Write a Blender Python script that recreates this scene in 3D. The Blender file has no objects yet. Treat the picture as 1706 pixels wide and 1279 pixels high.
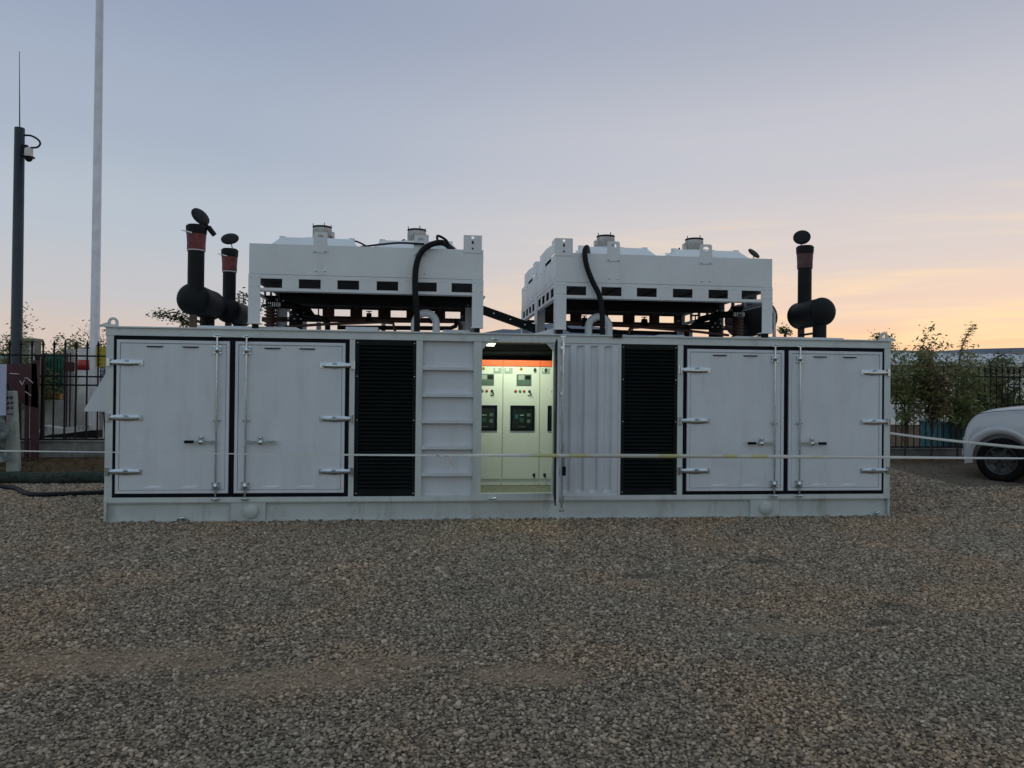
import bpy, bmesh, math, random
import numpy as np
from mathutils import Vector, Matrix
random.seed(7); rng = np.random.default_rng(11)
S = bpy.context.scene
col = S.collection
rad = math.radians

# ------------------------------------------------------------------ camera
CX, CY, CZ = -1.4128, -11.6618, 2.0040
YAW, PITCH, ROLL = 0.10962, 0.00707, 0.01024
FPX, IW, IH = 1265.0, 1706.0, 1279.0
def cam_axes():
    f = Vector((math.sin(YAW)*math.cos(PITCH), math.cos(YAW)*math.cos(PITCH), math.sin(PITCH)))
    r = Vector((math.cos(YAW), -math.sin(YAW), 0)); u = r.cross(f)
    c, s = math.cos(ROLL), math.sin(ROLL)
    return f, r*c+u*s, -s*r+c*u
FW, RT, UP = cam_axes()
cd = bpy.data.cameras.new("camera"); cam = bpy.data.objects.new("camera", cd); col.objects.link(cam)
cd.sensor_width = 36; cd.lens = 36*FPX/IW; cd.clip_end = 6000; cd.clip_start = .1
M3 = Matrix((RT, UP, -FW)).transposed()
cam.matrix_world = Matrix.Translation((CX, CY, CZ)) @ M3.to_4x4()
S.camera = cam
def at(px, py, Y):
    """survey helper: the point at depth Y seen at photo pixel (px, py)"""
    d = FW*FPX + RT*(px-IW/2) - UP*(py-IH/2)
    t = (Y-CY)/d.y
    return Vector((CX, CY, CZ)) + d*t

# ------------------------------------------------------------------ world
def lin(c):
    return tuple(((v/255)/12.92 if v/255 <= .04045 else ((v/255+.055)/1.055)**2.4) for v in c)
SUN_AZ, SUN_EL = rad(50), rad(2)
w = bpy.data.worlds.new("World"); S.world = w; w.use_nodes = True
nt = w.node_tree; nt.nodes.clear(); N = nt.nodes.new; Lk = nt.links.new
def mathn(op, a, b=None, c=None, tree=None):
    T = tree or nt
    n = T.nodes.new('ShaderNodeMath'); n.operation = op
    for i, v in enumerate((a, b, c)):
        if v is None: continue
        if isinstance(v, (int, float)): n.inputs[i].default_value = v
        else: T.links.new(v, n.inputs[i])
    return n.outputs[0]
def rampn(fac, stops, tree=None, interp='EASE'):
    T = tree or nt
    n = T.nodes.new('ShaderNodeValToRGB'); n.color_ramp.interpolation = interp
    e = n.color_ramp.elements
    while len(e) < len(stops): e.new(.5)
    for i, (p, c) in enumerate(stops):
        e[i].position = p; e[i].color = (*c[:3], 1)
    T.links.new(fac, n.inputs[0]); return n.outputs[0]
def mixc(fac, a, b, mode='MIX', tree=None):
    T = tree or nt
    n = T.nodes.new('ShaderNodeMix'); n.data_type = 'RGBA'; n.blend_type = mode
    for s, v in ((n.inputs[0], fac), (n.inputs[6], a), (n.inputs[7], b)):
        if isinstance(v, (int, float)): s.default_value = v
        elif isinstance(v, tuple): s.default_value = (*v[:3], 1)
        else: T.links.new(v, s)
    return n.outputs[2]
tc = N('ShaderNodeTexCoord'); sep = N('ShaderNodeSeparateXYZ'); Lk(tc.outputs['Generated'], sep.inputs[0])
X_, Y_, Z_ = sep.outputs
hl = mathn('SQRT', mathn('ADD', mathn('MULTIPLY', X_, X_), mathn('ADD', mathn('MULTIPLY', Y_, Y_), 1e-5)))
dt = mathn('DIVIDE', mathn('ADD', mathn('MULTIPLY', X_, math.sin(SUN_AZ)), mathn('MULTIPLY', Y_, math.cos(SUN_AZ))), hl)
azf = mathn('MULTIPLY_ADD', dt, .5, .5)
zz = mathn('MAXIMUM', Z_, 0.0)
left = rampn(zz, [(0, lin((208, 184, 168))), (.055, lin((207, 191, 181))), (.118, lin((190, 190, 194))), (.2, lin((178, 187, 198))),
                  (.3, lin((163, 174, 191))), (.46, lin((144, 156, 179))), (.62, lin((150, 164, 184))), (1, lin((152, 167, 184)))])
right = rampn(zz, [(0, lin((242, 182, 136))), (.05, lin((246, 200, 160))), (.105, lin((234, 206, 186))), (.17, lin((213, 202, 198))),
                   (.28, lin((193, 193, 201))), (.45, lin((163, 169, 185))), (.62, lin((160, 170, 185))), (1, lin((152, 167, 184)))])
back = rampn(zz, [(0, lin((176, 184, 186))), (.12, lin((190, 202, 206))), (.35, lin((186, 203, 213))), (.7, lin((160, 178, 196))), (1, lin((150, 166, 186)))])
f1 = N('ShaderNodeMapRange'); f1.interpolation_type = 'SMOOTHSTEP'; Lk(azf, f1.inputs[0])
f1.inputs[1].default_value = .70; f1.inputs[2].default_value = 1.0
f0 = N('ShaderNodeMapRange'); f0.interpolation_type = 'SMOOTHSTEP'; Lk(azf, f0.inputs[0])
f0.inputs[1].default_value = .12; f0.inputs[2].default_value = .6
skyc = mixc(f0.outputs[0], back, mixc(f1.outputs[0], left, right))
# thin cloud streaks low over the horizon, part of the sky itself
mp = N('ShaderNodeMapping'); Lk(tc.outputs['Generated'], mp.inputs[0]); mp.inputs['Scale'].default_value = (1.6, 1.6, 22)
mp.inputs['Rotation'].default_value = (rad(3), rad(-2), 0)
nz = N('ShaderNodeTexNoise'); nz.inputs['Scale'].default_value = 2.1; nz.inputs['Detail'].default_value = 7; nz.inputs['Roughness'].default_value = .55
nz.inputs['Distortion'].default_value = .5
Lk(mp.outputs[0], nz.inputs['Vector'])
cm = N('ShaderNodeMapRange'); cm.interpolation_type = 'SMOOTHSTEP'; Lk(nz.outputs[0], cm.inputs[0]); cm.inputs[1].default_value = .47; cm.inputs[2].default_value = .70
band = rampn(zz, [(0, (.5,)*3), (.07, (1,)*3), (.15, (.55,)*3), (.25, (.05,)*3), (.5, (0,)*3)])
fc = mathn('MULTIPLY', mathn('MULTIPLY', cm.outputs[0], band), mathn('POWER', f1.outputs[0], 1.6))
skyc = mixc(mathn('MULTIPLY', fc, .75), skyc, lin((255, 222, 172)))
cm2 = N('ShaderNodeMapRange'); cm2.interpolation_type = 'SMOOTHSTEP'; Lk(nz.outputs[0], cm2.inputs[0]); cm2.inputs[1].default_value = .50; cm2.inputs[2].default_value = .30
fd = mathn('MULTIPLY', mathn('MULTIPLY', cm2.outputs[0], band), f1.outputs[0])
skyc = mixc(mathn('MULTIPLY', fd, .22), skyc, lin((212, 176, 172)))
sky = N('ShaderNodeTexSky'); sky.sky_type = 'NISHITA'; sky.sun_disc = False; sky.sun_elevation = SUN_EL; sky.sun_rotation = SUN_AZ
bg1 = N('ShaderNodeBackground'); Lk(sky.outputs[0], bg1.inputs[0]); bg1.inputs[1].default_value = .004
bg2 = N('ShaderNodeBackground'); Lk(skyc, bg2.inputs[0]); bg2.inputs[1].default_value = 1.08
ad = N('ShaderNodeAddShader'); Lk(bg1.outputs[0], ad.inputs[0]); Lk(bg2.outputs[0], ad.inputs[1])
wo = N('ShaderNodeOutputWorld'); Lk(ad.outputs[0], wo.inputs[0])
# last light of the sun, just above the skyline on the right
sd = bpy.data.lights.new("sun", 'SUN'); sd.energy = .12; sd.angle = rad(12); sd.color = (1, .72, .5)
so = bpy.data.objects.new("sun", sd); col.objects.link(so)
so.rotation_euler = Vector((-math.sin(SUN_AZ)*math.cos(SUN_EL), -math.cos(SUN_AZ)*math.cos(SUN_EL), -math.sin(SUN_EL))).to_track_quat('-Z', 'Y').to_euler()
S.view_settings.view_transform = 'Standard'; S.view_settings.look = 'None'; S.view_settings.exposure = 0; S.view_settings.gamma = 1
S.cycles.max_bounces = 6

# ------------------------------------------------------------------ materials
def mat(name, c, rough=.5, metal=0, var=.12, vs=6, bump=0, bs=60, stretch=None, emit=None, es=0, spec=None, c2=None, coord='Object', dirt=None):
    m = bpy.data.materials.new(name); m.use_nodes = True; T = m.node_tree
    b = T.nodes['Principled BSDF']; b.inputs['Roughness'].default_value = rough; b.inputs['Metallic'].default_value = metal
    if spec is not None: b.inputs['Specular IOR Level'].default_value = spec
    t = T.nodes.new('ShaderNodeTexCoord'); mpn = T.nodes.new('ShaderNodeMapping'); T.links.new(t.outputs[coord], mpn.inputs[0])
    if stretch: mpn.inputs['Scale'].default_value = stretch
    n = T.nodes.new('ShaderNodeTexNoise'); n.inputs['Scale'].default_value = vs; n.inputs['Detail'].default_value = 5
    T.links.new(mpn.outputs[0], n.inputs['Vector'])
    a = tuple(v*(1-var) for v in c); d = tuple(min(1, v*(1+var)) for v in (c2 or c))
    out = rampn(n.outputs[0], [(.35, a), (.65, d)], T, 'LINEAR')
    if dirt:
        n2 = T.nodes.new('ShaderNodeTexNoise'); n2.inputs['Scale'].default_value = 1.7; n2.inputs['Detail'].default_value = 8; n2.inputs['Roughness'].default_value = .7
        mp2 = T.nodes.new('ShaderNodeMapping'); T.links.new(t.outputs[coord], mp2.inputs[0]); mp2.inputs['Scale'].default_value = (2.2, 2.2, .5)
        T.links.new(mp2.outputs[0], n2.inputs['Vector'])
        k = rampn(n2.outputs[0], [(.5, (0, 0, 0)), (.72, (1, 1, 1))], T)
        out = mixc(mathn('MULTIPLY', k, dirt[1], tree=T), out, dirt[0], tree=T)
        rr = T.nodes.new('ShaderNodeMapRange'); T.links.new(n2.outputs[0], rr.inputs[0]); rr.inputs[3].default_value = rough*.8; rr.inputs[4].default_value = min(1, rough*1.3)
        T.links.new(rr.outputs[0], b.inputs['Roughness'])
    T.links.new(out, b.inputs['Base Color'])
    if bump:
        n3 = T.nodes.new('ShaderNodeTexNoise'); n3.inputs['Scale'].default_value = bs; n3.inputs['Detail'].default_value = 3
        T.links.new(t.outputs[coord], n3.inputs['Vector'])
        bp = T.nodes.new('ShaderNodeBump'); bp.inputs['Strength'].default_value = bump; bp.inputs['Distance'].default_value = .02
        T.links.new(n3.outputs[0], bp.inputs['Height']); T.links.new(bp.outputs[0], b.inputs['Normal'])
    if emit:
        b.inputs['Emission Color'].default_value = (*emit, 1); b.inputs['Emission Strength'].default_value = es
    return m
M = {
 'white': mat('white_paint', (.60, .63, .66), .42, var=.03, vs=2, bump=.12, bs=1.6, dirt=((.42, .41, .37), .35)),
 'post': mat('frame_paint', (.55, .59, .58), .45, var=.04, vs=3, dirt=((.30, .30, .26), .4)),
 'skid': mat('skid_paint', (.47, .51, .50), .5, var=.05, vs=3, dirt=((.22, .21, .17), .6)),
 'cool': mat('cooler_paint', (.68, .70, .71), .4, var=.03, vs=2, bump=.1, bs=1.3, dirt=((.48, .48, .46), .3)),
 'zinc': mat('zinc_plate', (.60, .66, .68), .20, 1.0, var=.12, vs=18),
 'seal': mat('rubber_seal', (.004, .007, .012), .6, spec=.12, var=.2),
 'black': mat('black_louver', (.006, .009, .009), .5, spec=.15, var=.2, vs=3),
 'exh': mat('black_exhaust', (.005, .006, .007), .6, spec=.25, var=.3, vs=5, bump=.1, bs=80),
 'rub': mat('black_rubber', (.006, .007, .009), .55, spec=.2, var=.2, bump=.2, bs=90),
 'red': mat('red_wrap', (.16, .030, .032), .6, var=.4, vs=14, bump=.4, bs=50),
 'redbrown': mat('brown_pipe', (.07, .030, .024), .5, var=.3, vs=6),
 'dark': mat('dark_interior', (.018, .019, .021), .8, var=.3),
 'coil': mat('coil_dark', (.010, .011, .012), .6, var=.3),
 'alu': mat('aluminium', (.42, .41, .40), .4, .6, var=.12, vs=12),
 'cream': mat('cabinet_cream', (.74, .76, .68), .45, var=.02),
 'orange': mat('orange_strip', (.95, .15, .04), .5, var=.05),
 'green': mat('green_panel', (.012, .085, .05), .6, var=.3),
 'screen': mat('screen_glass', (.012, .02, .016), .2, var=.3, vs=20),
 'grey': mat('instrument_grey', (.10, .14, .12), .5, var=.1),
 'lgrey': mat('instrument_lcd', (.34, .42, .36), .4, var=.1),
 'bred': mat('button_red', (.40, .03, .03), .4), 'byel': mat('label_yellow', (.6, .45, .02), .5), 'bgrn': mat('lamp_green', (.03, .22, .10), .4),
 'floor': mat('steel_floor', (.22, .22, .17), .6, var=.25, vs=10),
 'iron': mat('wrought_iron', (.007, .008, .008), .6, spec=.2, var=.2),
 'pole': mat('steel_pole', (.62, .61, .62), .38, .2, var=.08),
 'dpole': mat('dark_pole', (.025, .033, .04), .5, .2, var=.1),
 'conc': mat('concrete', (.16, .16, .145), .9, var=.25, vs=4, bump=.4, bs=30),
 'stonew': mat('marker_stone', (.38, .40, .35), .8, var=.15, vs=8),
 'maroon': mat('maroon_board', (.055, .012, .016), .6, var=.3),
 'ycol': mat('yellow_sign', (.42, .31, .03), .5, var=.05),
 'colw': mat('white_column', (.55, .53, .50), .6, var=.1),
 'bluew': mat('pale_sheet', (.42, .44, .56), .6, var=.05),
 'teal': mat('teal_bin', (.008, .11, .14), .5, var=.25, vs=3),
 'bwall': mat('shed_wall', (.78, .78, .76), .7, var=.08, vs=1),
 'broof': mat('shed_roof', (.50, .53, .56), .5, var=.06, vs=.6),
 'beige': mat('pillar_render', (.22, .22, .18), .8, var=.15),
 'car': mat('car_paint', (.44, .45, .47), .22, .15, var=.02), 'tyre': mat('tyre_rubber', (.008, .008, .008), .85, spec=.1, var=.3),
 'glass': mat('dark_glass', (.01, .012, .014), .06), 'plas': mat('black_plastic', (.012, .013, .014), .5),
 'rim': mat('alloy_rim', (.05, .053, .055), .4, .6, var=.1), 'lamp': mat('lamp_lens', (.5, .5, .5), .1),
 'bark': mat('bark', (.045, .035, .026), .9, var=.4, vs=20),
 'mulch': mat('dark_edge', (.022, .032, .024), .9, var=.5, vs=12, bump=1, bs=40),
 'orangeb': mat('orange_goods', (.30, .15, .04), .6, var=.4, vs=5),
 'ink': mat('black_ink', (.02, .02, .02), .6), 'whitem': mat('white_mark', (.55, .5, .5), .6),
 'tube': mat('lamp_tube', (.8, .8, .8), .5, emit=(.82, 1, .66), es=2.5),
 'plastic': mat('clear_sheet', (.12, .15, .14), .35, var=.5, vs=9, bump=1, bs=14),
}
def leafmat(name, a, b):
    a = tuple(v*1.6 for v in a); b = tuple(v*1.6 for v in b)
    m = mat(name, a, .55, var=.1, c2=b, vs=2.2, spec=.3); T = m.node_tree; p = T.nodes['Principled BSDF']
    tr = T.nodes.new('ShaderNodeBsdfTranslucent'); T.links.new(p.inputs['Base Color'].links[0].from_socket, tr.inputs[0])
    mx = T.nodes.new('ShaderNodeMixShader'); mx.inputs[0].default_value = .4; T.links.new(p.outputs[0], mx.inputs[1]); T.links.new(tr.outputs[0], mx.inputs[2])
    T.links.new(mx.outputs[0], T.nodes['Material Output'].inputs[0]); return m
M['leafd'] = leafmat('leaf_dark', (.055, .078, .030), (.11, .135, .05))
M['leafo'] = leafmat('leaf_olive', (.10, .115, .045), (.18, .18, .075))
M['leafr'] = leafmat('leaf_reddish', (.085, .055, .038), (.14, .09, .058))
M['leafb'] = leafmat('leaf_black', (.025, .034, .018), (.05, .062, .03))
M['grassm'] = leafmat('dry_grass', (.07, .06, .03), (.12, .10, .05))

# barrier tape: white film with yellow printed lengths
def tape_mat():
    m = mat('tape_film', (.56, .555, .50), .4, var=.04); T = m.node_tree; b = T.nodes['Principled BSDF']
    t = T.nodes.new('ShaderNodeTexCoord'); s = T.nodes.new('ShaderNodeSeparateXYZ'); T.links.new(t.outputs['Object'], s.inputs[0])
    n = T.nodes.new('ShaderNodeTexNoise'); n.noise_dimensions = '1D'; n.inputs['Scale'].default_value = 2.3; n.inputs['Detail'].default_value = 1
    T.links.new(s.outputs[0], n.inputs['W'])
    k = rampn(n.outputs[0], [(.53, (0, 0, 0)), (.56, (1, 1, 1))], T)
    ma = T.nodes.new('ShaderNodeMapRange'); T.links.new(s.outputs[0], ma.inputs[0]); ma.inputs[1].default_value = -.6; ma.inputs[2].default_value = .2
    mb_ = T.nodes.new('ShaderNodeMapRange'); T.links.new(s.outputs[0], mb_.inputs[0]); mb_.inputs[1].default_value = 4.6; mb_.inputs[2].default_value = 3.8
    k = mathn('MULTIPLY', k, mathn('MULTIPLY', ma.outputs[0], mb_.outputs[0], tree=T), tree=T)
    prev = b.inputs['Base Color'].links[0].from_socket
    T.links.new(mixc(k, prev, (.50, .49, .22), tree=T), b.inputs['Base Color'])
    b.inputs['Transmission Weight'].default_value = .15
    return m
M['tape'] = tape_mat()

# ------------------------------------------------------------------ mesh builder
class MB:
    def __init__(s): s.v = []; s.f = []; s.m = []; s.sm = []
    def add(s, vs, fs, mi=0, smooth=False):
        o = len(s.v); s.v += [tuple(v) for v in vs]
        for f in fs: s.f.append(tuple(i+o for i in f)); s.m.append(mi); s.sm.append(smooth)
        return s
    def box(s, x0, x1, y0, y1, z0, z1, mi=0):
        if x0 > x1: x0, x1 = x1, x0
        if y0 > y1: y0, y1 = y1, y0
        if z0 > z1: z0, z1 = z1, z0
        return s.add([(x0,y0,z0),(x1,y0,z0),(x1,y1,z0),(x0,y1,z0),(x0,y0,z1),(x1,y0,z1),(x1,y1,z1),(x0,y1,z1)],
              [(0,3,2,1),(4,5,6,7),(0,1,5,4),(1,2,6,5),(2,3,7,6),(3,0,4,7)], mi)
    def tube(s, pts, r, seg=10, mi=0, caps=True, smooth=True):
        pts = [Vector(p) for p in pts]; n = len(pts)
        rs = r if isinstance(r, (list, tuple)) else [r]*n
        vs = []; prev = None
        for i, p in enumerate(pts):
            d = (pts[min(i+1, n-1)]-pts[max(i-1, 0)]).normalized()
            if prev is None: a = d.orthogonal().normalized()
            else: a = (prev - d*prev.dot(d)); a = a.normalized() if a.length > 1e-6 else d.orthogonal().normalized()
            prev = a; b = d.cross(a)
            for k in range(seg):
                t = 2*math.pi*k/seg; vs.append(p+(a*math.cos(t)+b*math.sin(t))*rs[i])
        fs = [(i*seg+k, i*seg+(k+1) % seg, (i+1)*seg+(k+1) % seg, (i+1)*seg+k) for i in range(n-1) for k in range(seg)]
        s.add(vs, fs, mi, smooth)
        if caps:
            s.add([vs[k] for k in range(seg)][::-1], [tuple(range(seg))], mi); s.add(vs[-seg:], [tuple(range(seg))], mi)
        return s
    def lathe(s, c, axis, prof, seg=20, mi=0, smooth=True):
        """prof: list of (distance along axis, radius)"""
        c = Vector(c); ax = Vector(axis).normalized(); a = ax.orthogonal().normalized(); b = ax.cross(a); vs = []
        for h, r in prof:
            for k in range(seg):
                t = 2*math.pi*k/seg; vs.append(c+ax*h+(a*math.cos(t)+b*math.sin(t))*max(r, 1e-4))
        n = len(prof)
        return s.add(vs, [(i*seg+k, i*seg+(k+1) % seg, (i+1)*seg+(k+1) % seg, (i+1)*seg+k) for i in range(n-1) for k in range(seg)], mi, smooth)
    def prism(s, poly, d, mi=0):
        """poly: list of 3-D points (flat), d: extrusion vector"""
        n = len(poly); P = [Vector(p) for p in poly]; d = Vector(d)
        return s.add(P+[p+d for p in P], [tuple(range(n))[::-1], tuple(range(n, 2*n))]+[(i, (i+1) % n, n+(i+1) % n, n+i) for i in range(n)], mi)
    def build(s, name, mats, parent=None, bevel=0, org=None):
        me = bpy.data.meshes.new(name)
        o3 = Vector(org) if org is not None else (ORG.get(parent.name, Vector()) if parent else Vector())
        me.from_pydata([tuple(Vector(v)-o3) for v in s.v], [], s.f)
        if not isinstance(mats, (list, tuple)): mats = [mats]
        for k in mats: me.materials.append(M[k] if isinstance(k, str) else k)
        me.polygons.foreach_set('material_index', s.m); me.polygons.foreach_set('use_smooth', s.sm)
        bm = bmesh.new(); bm.from_mesh(me); bmesh.ops.recalc_face_normals(bm, faces=bm.faces); bm.to_mesh(me); bm.free()
        me.update()
        o = bpy.data.objects.new(name, me); col.objects.link(o)
        if parent: o.parent = parent; ORG[o.name] = o3
        elif org is not None: o.location = o3
        if bevel:
            b = o.modifiers.new('bevel', 'BEVEL'); b.width = bevel; b.segments = 2; b.limit_method = 'ANGLE'; b.angle_limit = rad(50)
        return o
ORG = {}
def tag(o, label, cat, group=None):
    o['label'] = label; o['category'] = cat
    if group: o['group'] = group
    return o
def thing(name, loc, label, cat, group=None, rz=0):
    o = bpy.data.objects.new(name, None); o.empty_display_size = .2; col.objects.link(o); o.location = loc; o.rotation_euler.z = rz
    ORG[o.name] = Vector(loc); return tag(o, label, cat, group)
def copy_tree(o, loc=None, parent=None):
    c = o.copy(); col.objects.link(c); c.parent = parent
    if loc is not None: c.location = loc
    for ch in list(o.children): copy_tree(ch, None, c)
    return c
def structure(o, kind='structure'): o['kind'] = kind; return o
def arc(c, r, a0, a1, n, u, v):
    c, u, v = Vector(c), Vector(u), Vector(v)
    return [c+u*(r*math.cos(rad(a0+(a1-a0)*i/n)))+v*(r*math.sin(rad(a0+(a1-a0)*i/n))) for i in range(n+1)]
def smooth(pts, n=6):
    P = [Vector(p) for p in pts]; P = [P[0]*2-P[1]]+P+[P[-1]*2-P[-2]]; out = []
    for i in range(1, len(P)-2):
        for k in range(n):
            t = k/n; a, b, c, d = P[i-1:i+3]
            out.append(.5*((2*b)+(c-a)*t+(2*a-5*b+4*c-d)*t*t+(3*b-a-3*c+d)*t**3))
    return out+[P[-2]]

# ------------------------------------------------------------------ ground
def ss(a, b, x):
    t = np.clip((x-a)/(b-a), 0, 1); return t*t*(3-2*t)
def hgt(x, y):
    x = np.asarray(x, float); y = np.asarray(y, float)
    L = .44*ss(4.6, 6.3, y)
    R = .24*ss(.2, 3.0, y)+.2*ss(3.0, 6.2, y)
    k = ss(-5.5, 7.2, x)
    z = L*(1-k)+R*k
    near = np.where((np.abs(x) < 6.4) & (y > -.4) & (y < 5.2), 0., 1.)
    u = .018*np.sin(x*.9+1.3)*np.sin(y*.8+.4)+.010*np.sin(x*2.3+y*1.1)+.006*np.sin(x*4.1-y*3.7)
    u = u*ss(-.3, -1.6, y)
    return np.where(near > 0, z, 0)+u-.012
GX = np.concatenate([[-2500, -600, -150, -60, -30], np.arange(-20, 22.01, .2), [32, 60, 150, 600, 2500]])
GY = np.concatenate([[-300, -60, -25], np.arange(-14, 12.01, .2), [16, 25, 60, 150, 600, 3000]])
gx, gy = np.meshgrid(GX, GY, indexing='ij'); gz = hgt(gx, gy)
nx, ny = len(GX), len(GY)
gb = MB()
gb.v = list(map(tuple, np.stack([gx.ravel(), gy.ravel(), gz.ravel()], 1)))
gb.f = [(i*ny+j, (i+1)*ny+j, (i+1)*ny+j+1, i*ny+j+1) for i in range(nx-1) for j in range(ny-1)]
gb.m = [0]*len(gb.f); gb.sm = [True]*len(gb.f)
PATCH = [(-3.7, -5.75, 1.1, .34), (-2.3, -6.25, .85, .3), (-.7, -6.35, .5, .24), (-1.55, -6.0, .45, .12), (2.3, -2.0, .5, .25), (1.6, -5.5, .5, .18), (-3.2, -.5, .6, .14)]
DAMP = [(.91, -3.52, .30, .12), (2.57, -5.38, .24, .09), (2.54, -3.11, .26, .12), (3.0, -4.9, .16, .07)]
def patchmask(T, sp, wob, lst):
    pk = None
    for (px, py, rx, ry) in lst:
        a = mathn('POWER', mathn('ABSOLUTE', mathn('DIVIDE', mathn('SUBTRACT', sp.outputs[0], px, tree=T), rx, tree=T), tree=T), 2, tree=T)
        c = mathn('POWER', mathn('ABSOLUTE', mathn('DIVIDE', mathn('SUBTRACT', sp.outputs[1], py, tree=T), ry, tree=T), tree=T), 2, tree=T)
        e = mathn('ADD', mathn('SQRT', mathn('ADD', a, c, tree=T), tree=T), wob, tree=T)
        k = T.nodes.new('ShaderNodeMapRange'); k.interpolation_type = 'SMOOTHSTEP'; T.links.new(e, k.inputs[0]); k.inputs[1].default_value = 1.25; k.inputs[2].default_value = .45
        pk = k.outputs[0] if pk is None else mathn('MAXIMUM', pk, k.outputs[0], tree=T)
    return pk
def ground_mat():
    m = bpy.data.materials.new('gravel_ground'); m.use_nodes = True; T = m.node_tree; b = T.nodes['Principled BSDF']; b.inputs['Roughness'].default_value = .95
    b.inputs['Specular IOR Level'].default_value = .15
    g = T.nodes.new('ShaderNodeNewGeometry'); P = g.outputs['Position']
    def vor(sc):
        v = T.nodes.new('ShaderNodeTexVoronoi'); v.inputs['Scale'].default_value = sc; T.links.new(P, v.inputs['Vector']); return v
    v = vor(42); v2 = vor(19)
    sx = T.nodes.new('ShaderNodeSeparateColor'); T.links.new(v.outputs['Color'], sx.inputs[0])
    stone = rampn(sx.outputs[0], [(0, (.045, .036, .026)), (.5, (.12, .098, .072)), (1, (.26, .21, .155))], T, 'LINEAR')
    n = T.nodes.new('ShaderNodeTexNoise'); n.inputs['Scale'].default_value = .35; n.inputs['Detail'].default_value = 6; T.links.new(P, n.inputs['Vector'])
    soilk = rampn(n.outputs[0], [(.52, (0, 0, 0)), (.7, (1, 1, 1))], T)
    n2 = T.nodes.new('ShaderNodeTexNoise'); n2.inputs['Scale'].default_value = 7; n2.inputs['Detail'].default_value = 8; T.links.new(P, n2.inputs['Vector'])
    soil = rampn(n2.outputs[0], [(.3, (.10, .08, .06)), (.7, (.20, .165, .125))], T)
    sp = T.nodes.new('ShaderNodeSeparateXYZ'); T.links.new(P, sp.inputs[0])
    wob = mathn('MULTIPLY_ADD', n2.outputs[0], 1.3, -.65, tree=T)
    pk = patchmask(T, sp, wob, PATCH)
    # bank of bare earth by the fence wall
    yb = T.nodes.new('ShaderNodeMapRange'); T.links.new(mathn('ADD', sp.outputs[1], mathn('MULTIPLY', n2.outputs[0], .8, tree=T), tree=T), yb.inputs[0]); yb.inputs[1].default_value = 5.0; yb.inputs[2].default_value = 5.5
    c1 = mixc(mathn('MULTIPLY', soilk, .35, tree=T), stone, soil, tree=T)
    c2 = mixc(pk, c1, (.28, .207, .140), tree=T)
    bank = rampn(n2.outputs[0], [(.3, (.038, .027, .016)), (.5, (.10, .066, .036)), (.75, (.15, .105, .060))], T)
    c3 = mixc(yb.outputs[0], c2, bank, tree=T)
    T.links.new(c3, b.inputs['Base Color'])
    bp = T.nodes.new('ShaderNodeBump'); bp.inputs['Strength'].default_value = .9; bp.inputs['Distance'].default_value = .02; bp.invert = True
    T.links.new(v.outputs['Distance'], bp.inputs['Height']); T.links.new(bp.outputs[0], b.inputs['Normal'])
    return m
M['ground'] = ground_mat()
structure(gb.build('ground', 'ground'))

# loose stones over the yard: one body of gravel
pts = []
def scatter(y0, y1, sp, edge):
    ys = np.arange(y0, y1, sp)
    for y in ys:
        d = y-CY; cxm = CX+d*math.tan(YAW); hw = d*.70+edge
        xs = np.arange(cxm-hw, cxm+d*.79+edge, sp)
        q = np.stack([xs+rng.uniform(-.6, .6, len(xs))*sp, np.full(len(xs), y)+rng.uniform(-.6, .6, len(xs))*sp, np.full(len(xs), sp)], 1)
        pts.append(q)
scatter(-9.0, -6.2, .0190, .7); scatter(-6.2, -3.6, .0215, .6); scatter(-3.6, -.05, .0285, .5); scatter(-.05, 4.9, .036, .4)
P = np.concatenate(pts)
keep = ~((np.abs(P[:, 0]) < 6.12) & (P[:, 1] > -.02)) & ~((P[:, 1] > 2.2) & (P[:, 0] > 9))
for (px, py, rx, ry) in PATCH:
    e = np.sqrt(((P[:, 0]-px)/rx)**2+((P[:, 1]-py)/ry)**2)+rng.uniform(-.6, .6, len(P))
    keep &= ~((e < .95) & (rng.random(len(P)) < .45))
P = P[keep]
pz = hgt(P[:, 0], P[:, 1])+np.where(np.abs(P[:, 0]) < 6.3, np.exp(-np.abs(P[:, 1]+.03)/.06)*rng.uniform(0, .035, len(P)), 0)+rng.uniform(-.014, .009, len(P))
gm = bpy.data.meshes.new('gravel'); gm.from_pydata(np.stack([P[:, 0], P[:, 1], pz], 1).tolist(), [], [])
sa = gm.attributes.new('size', 'FLOAT', 'POINT')
sz = (P[:, 2]*.54)*np.exp(rng.normal(0, .25, len(P)))
sa.data.foreach_set('value', sz.astype(np.float32))
gv = bpy.data.objects.new('gravel', gm); col.objects.link(gv); structure(gv, 'stuff')
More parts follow.
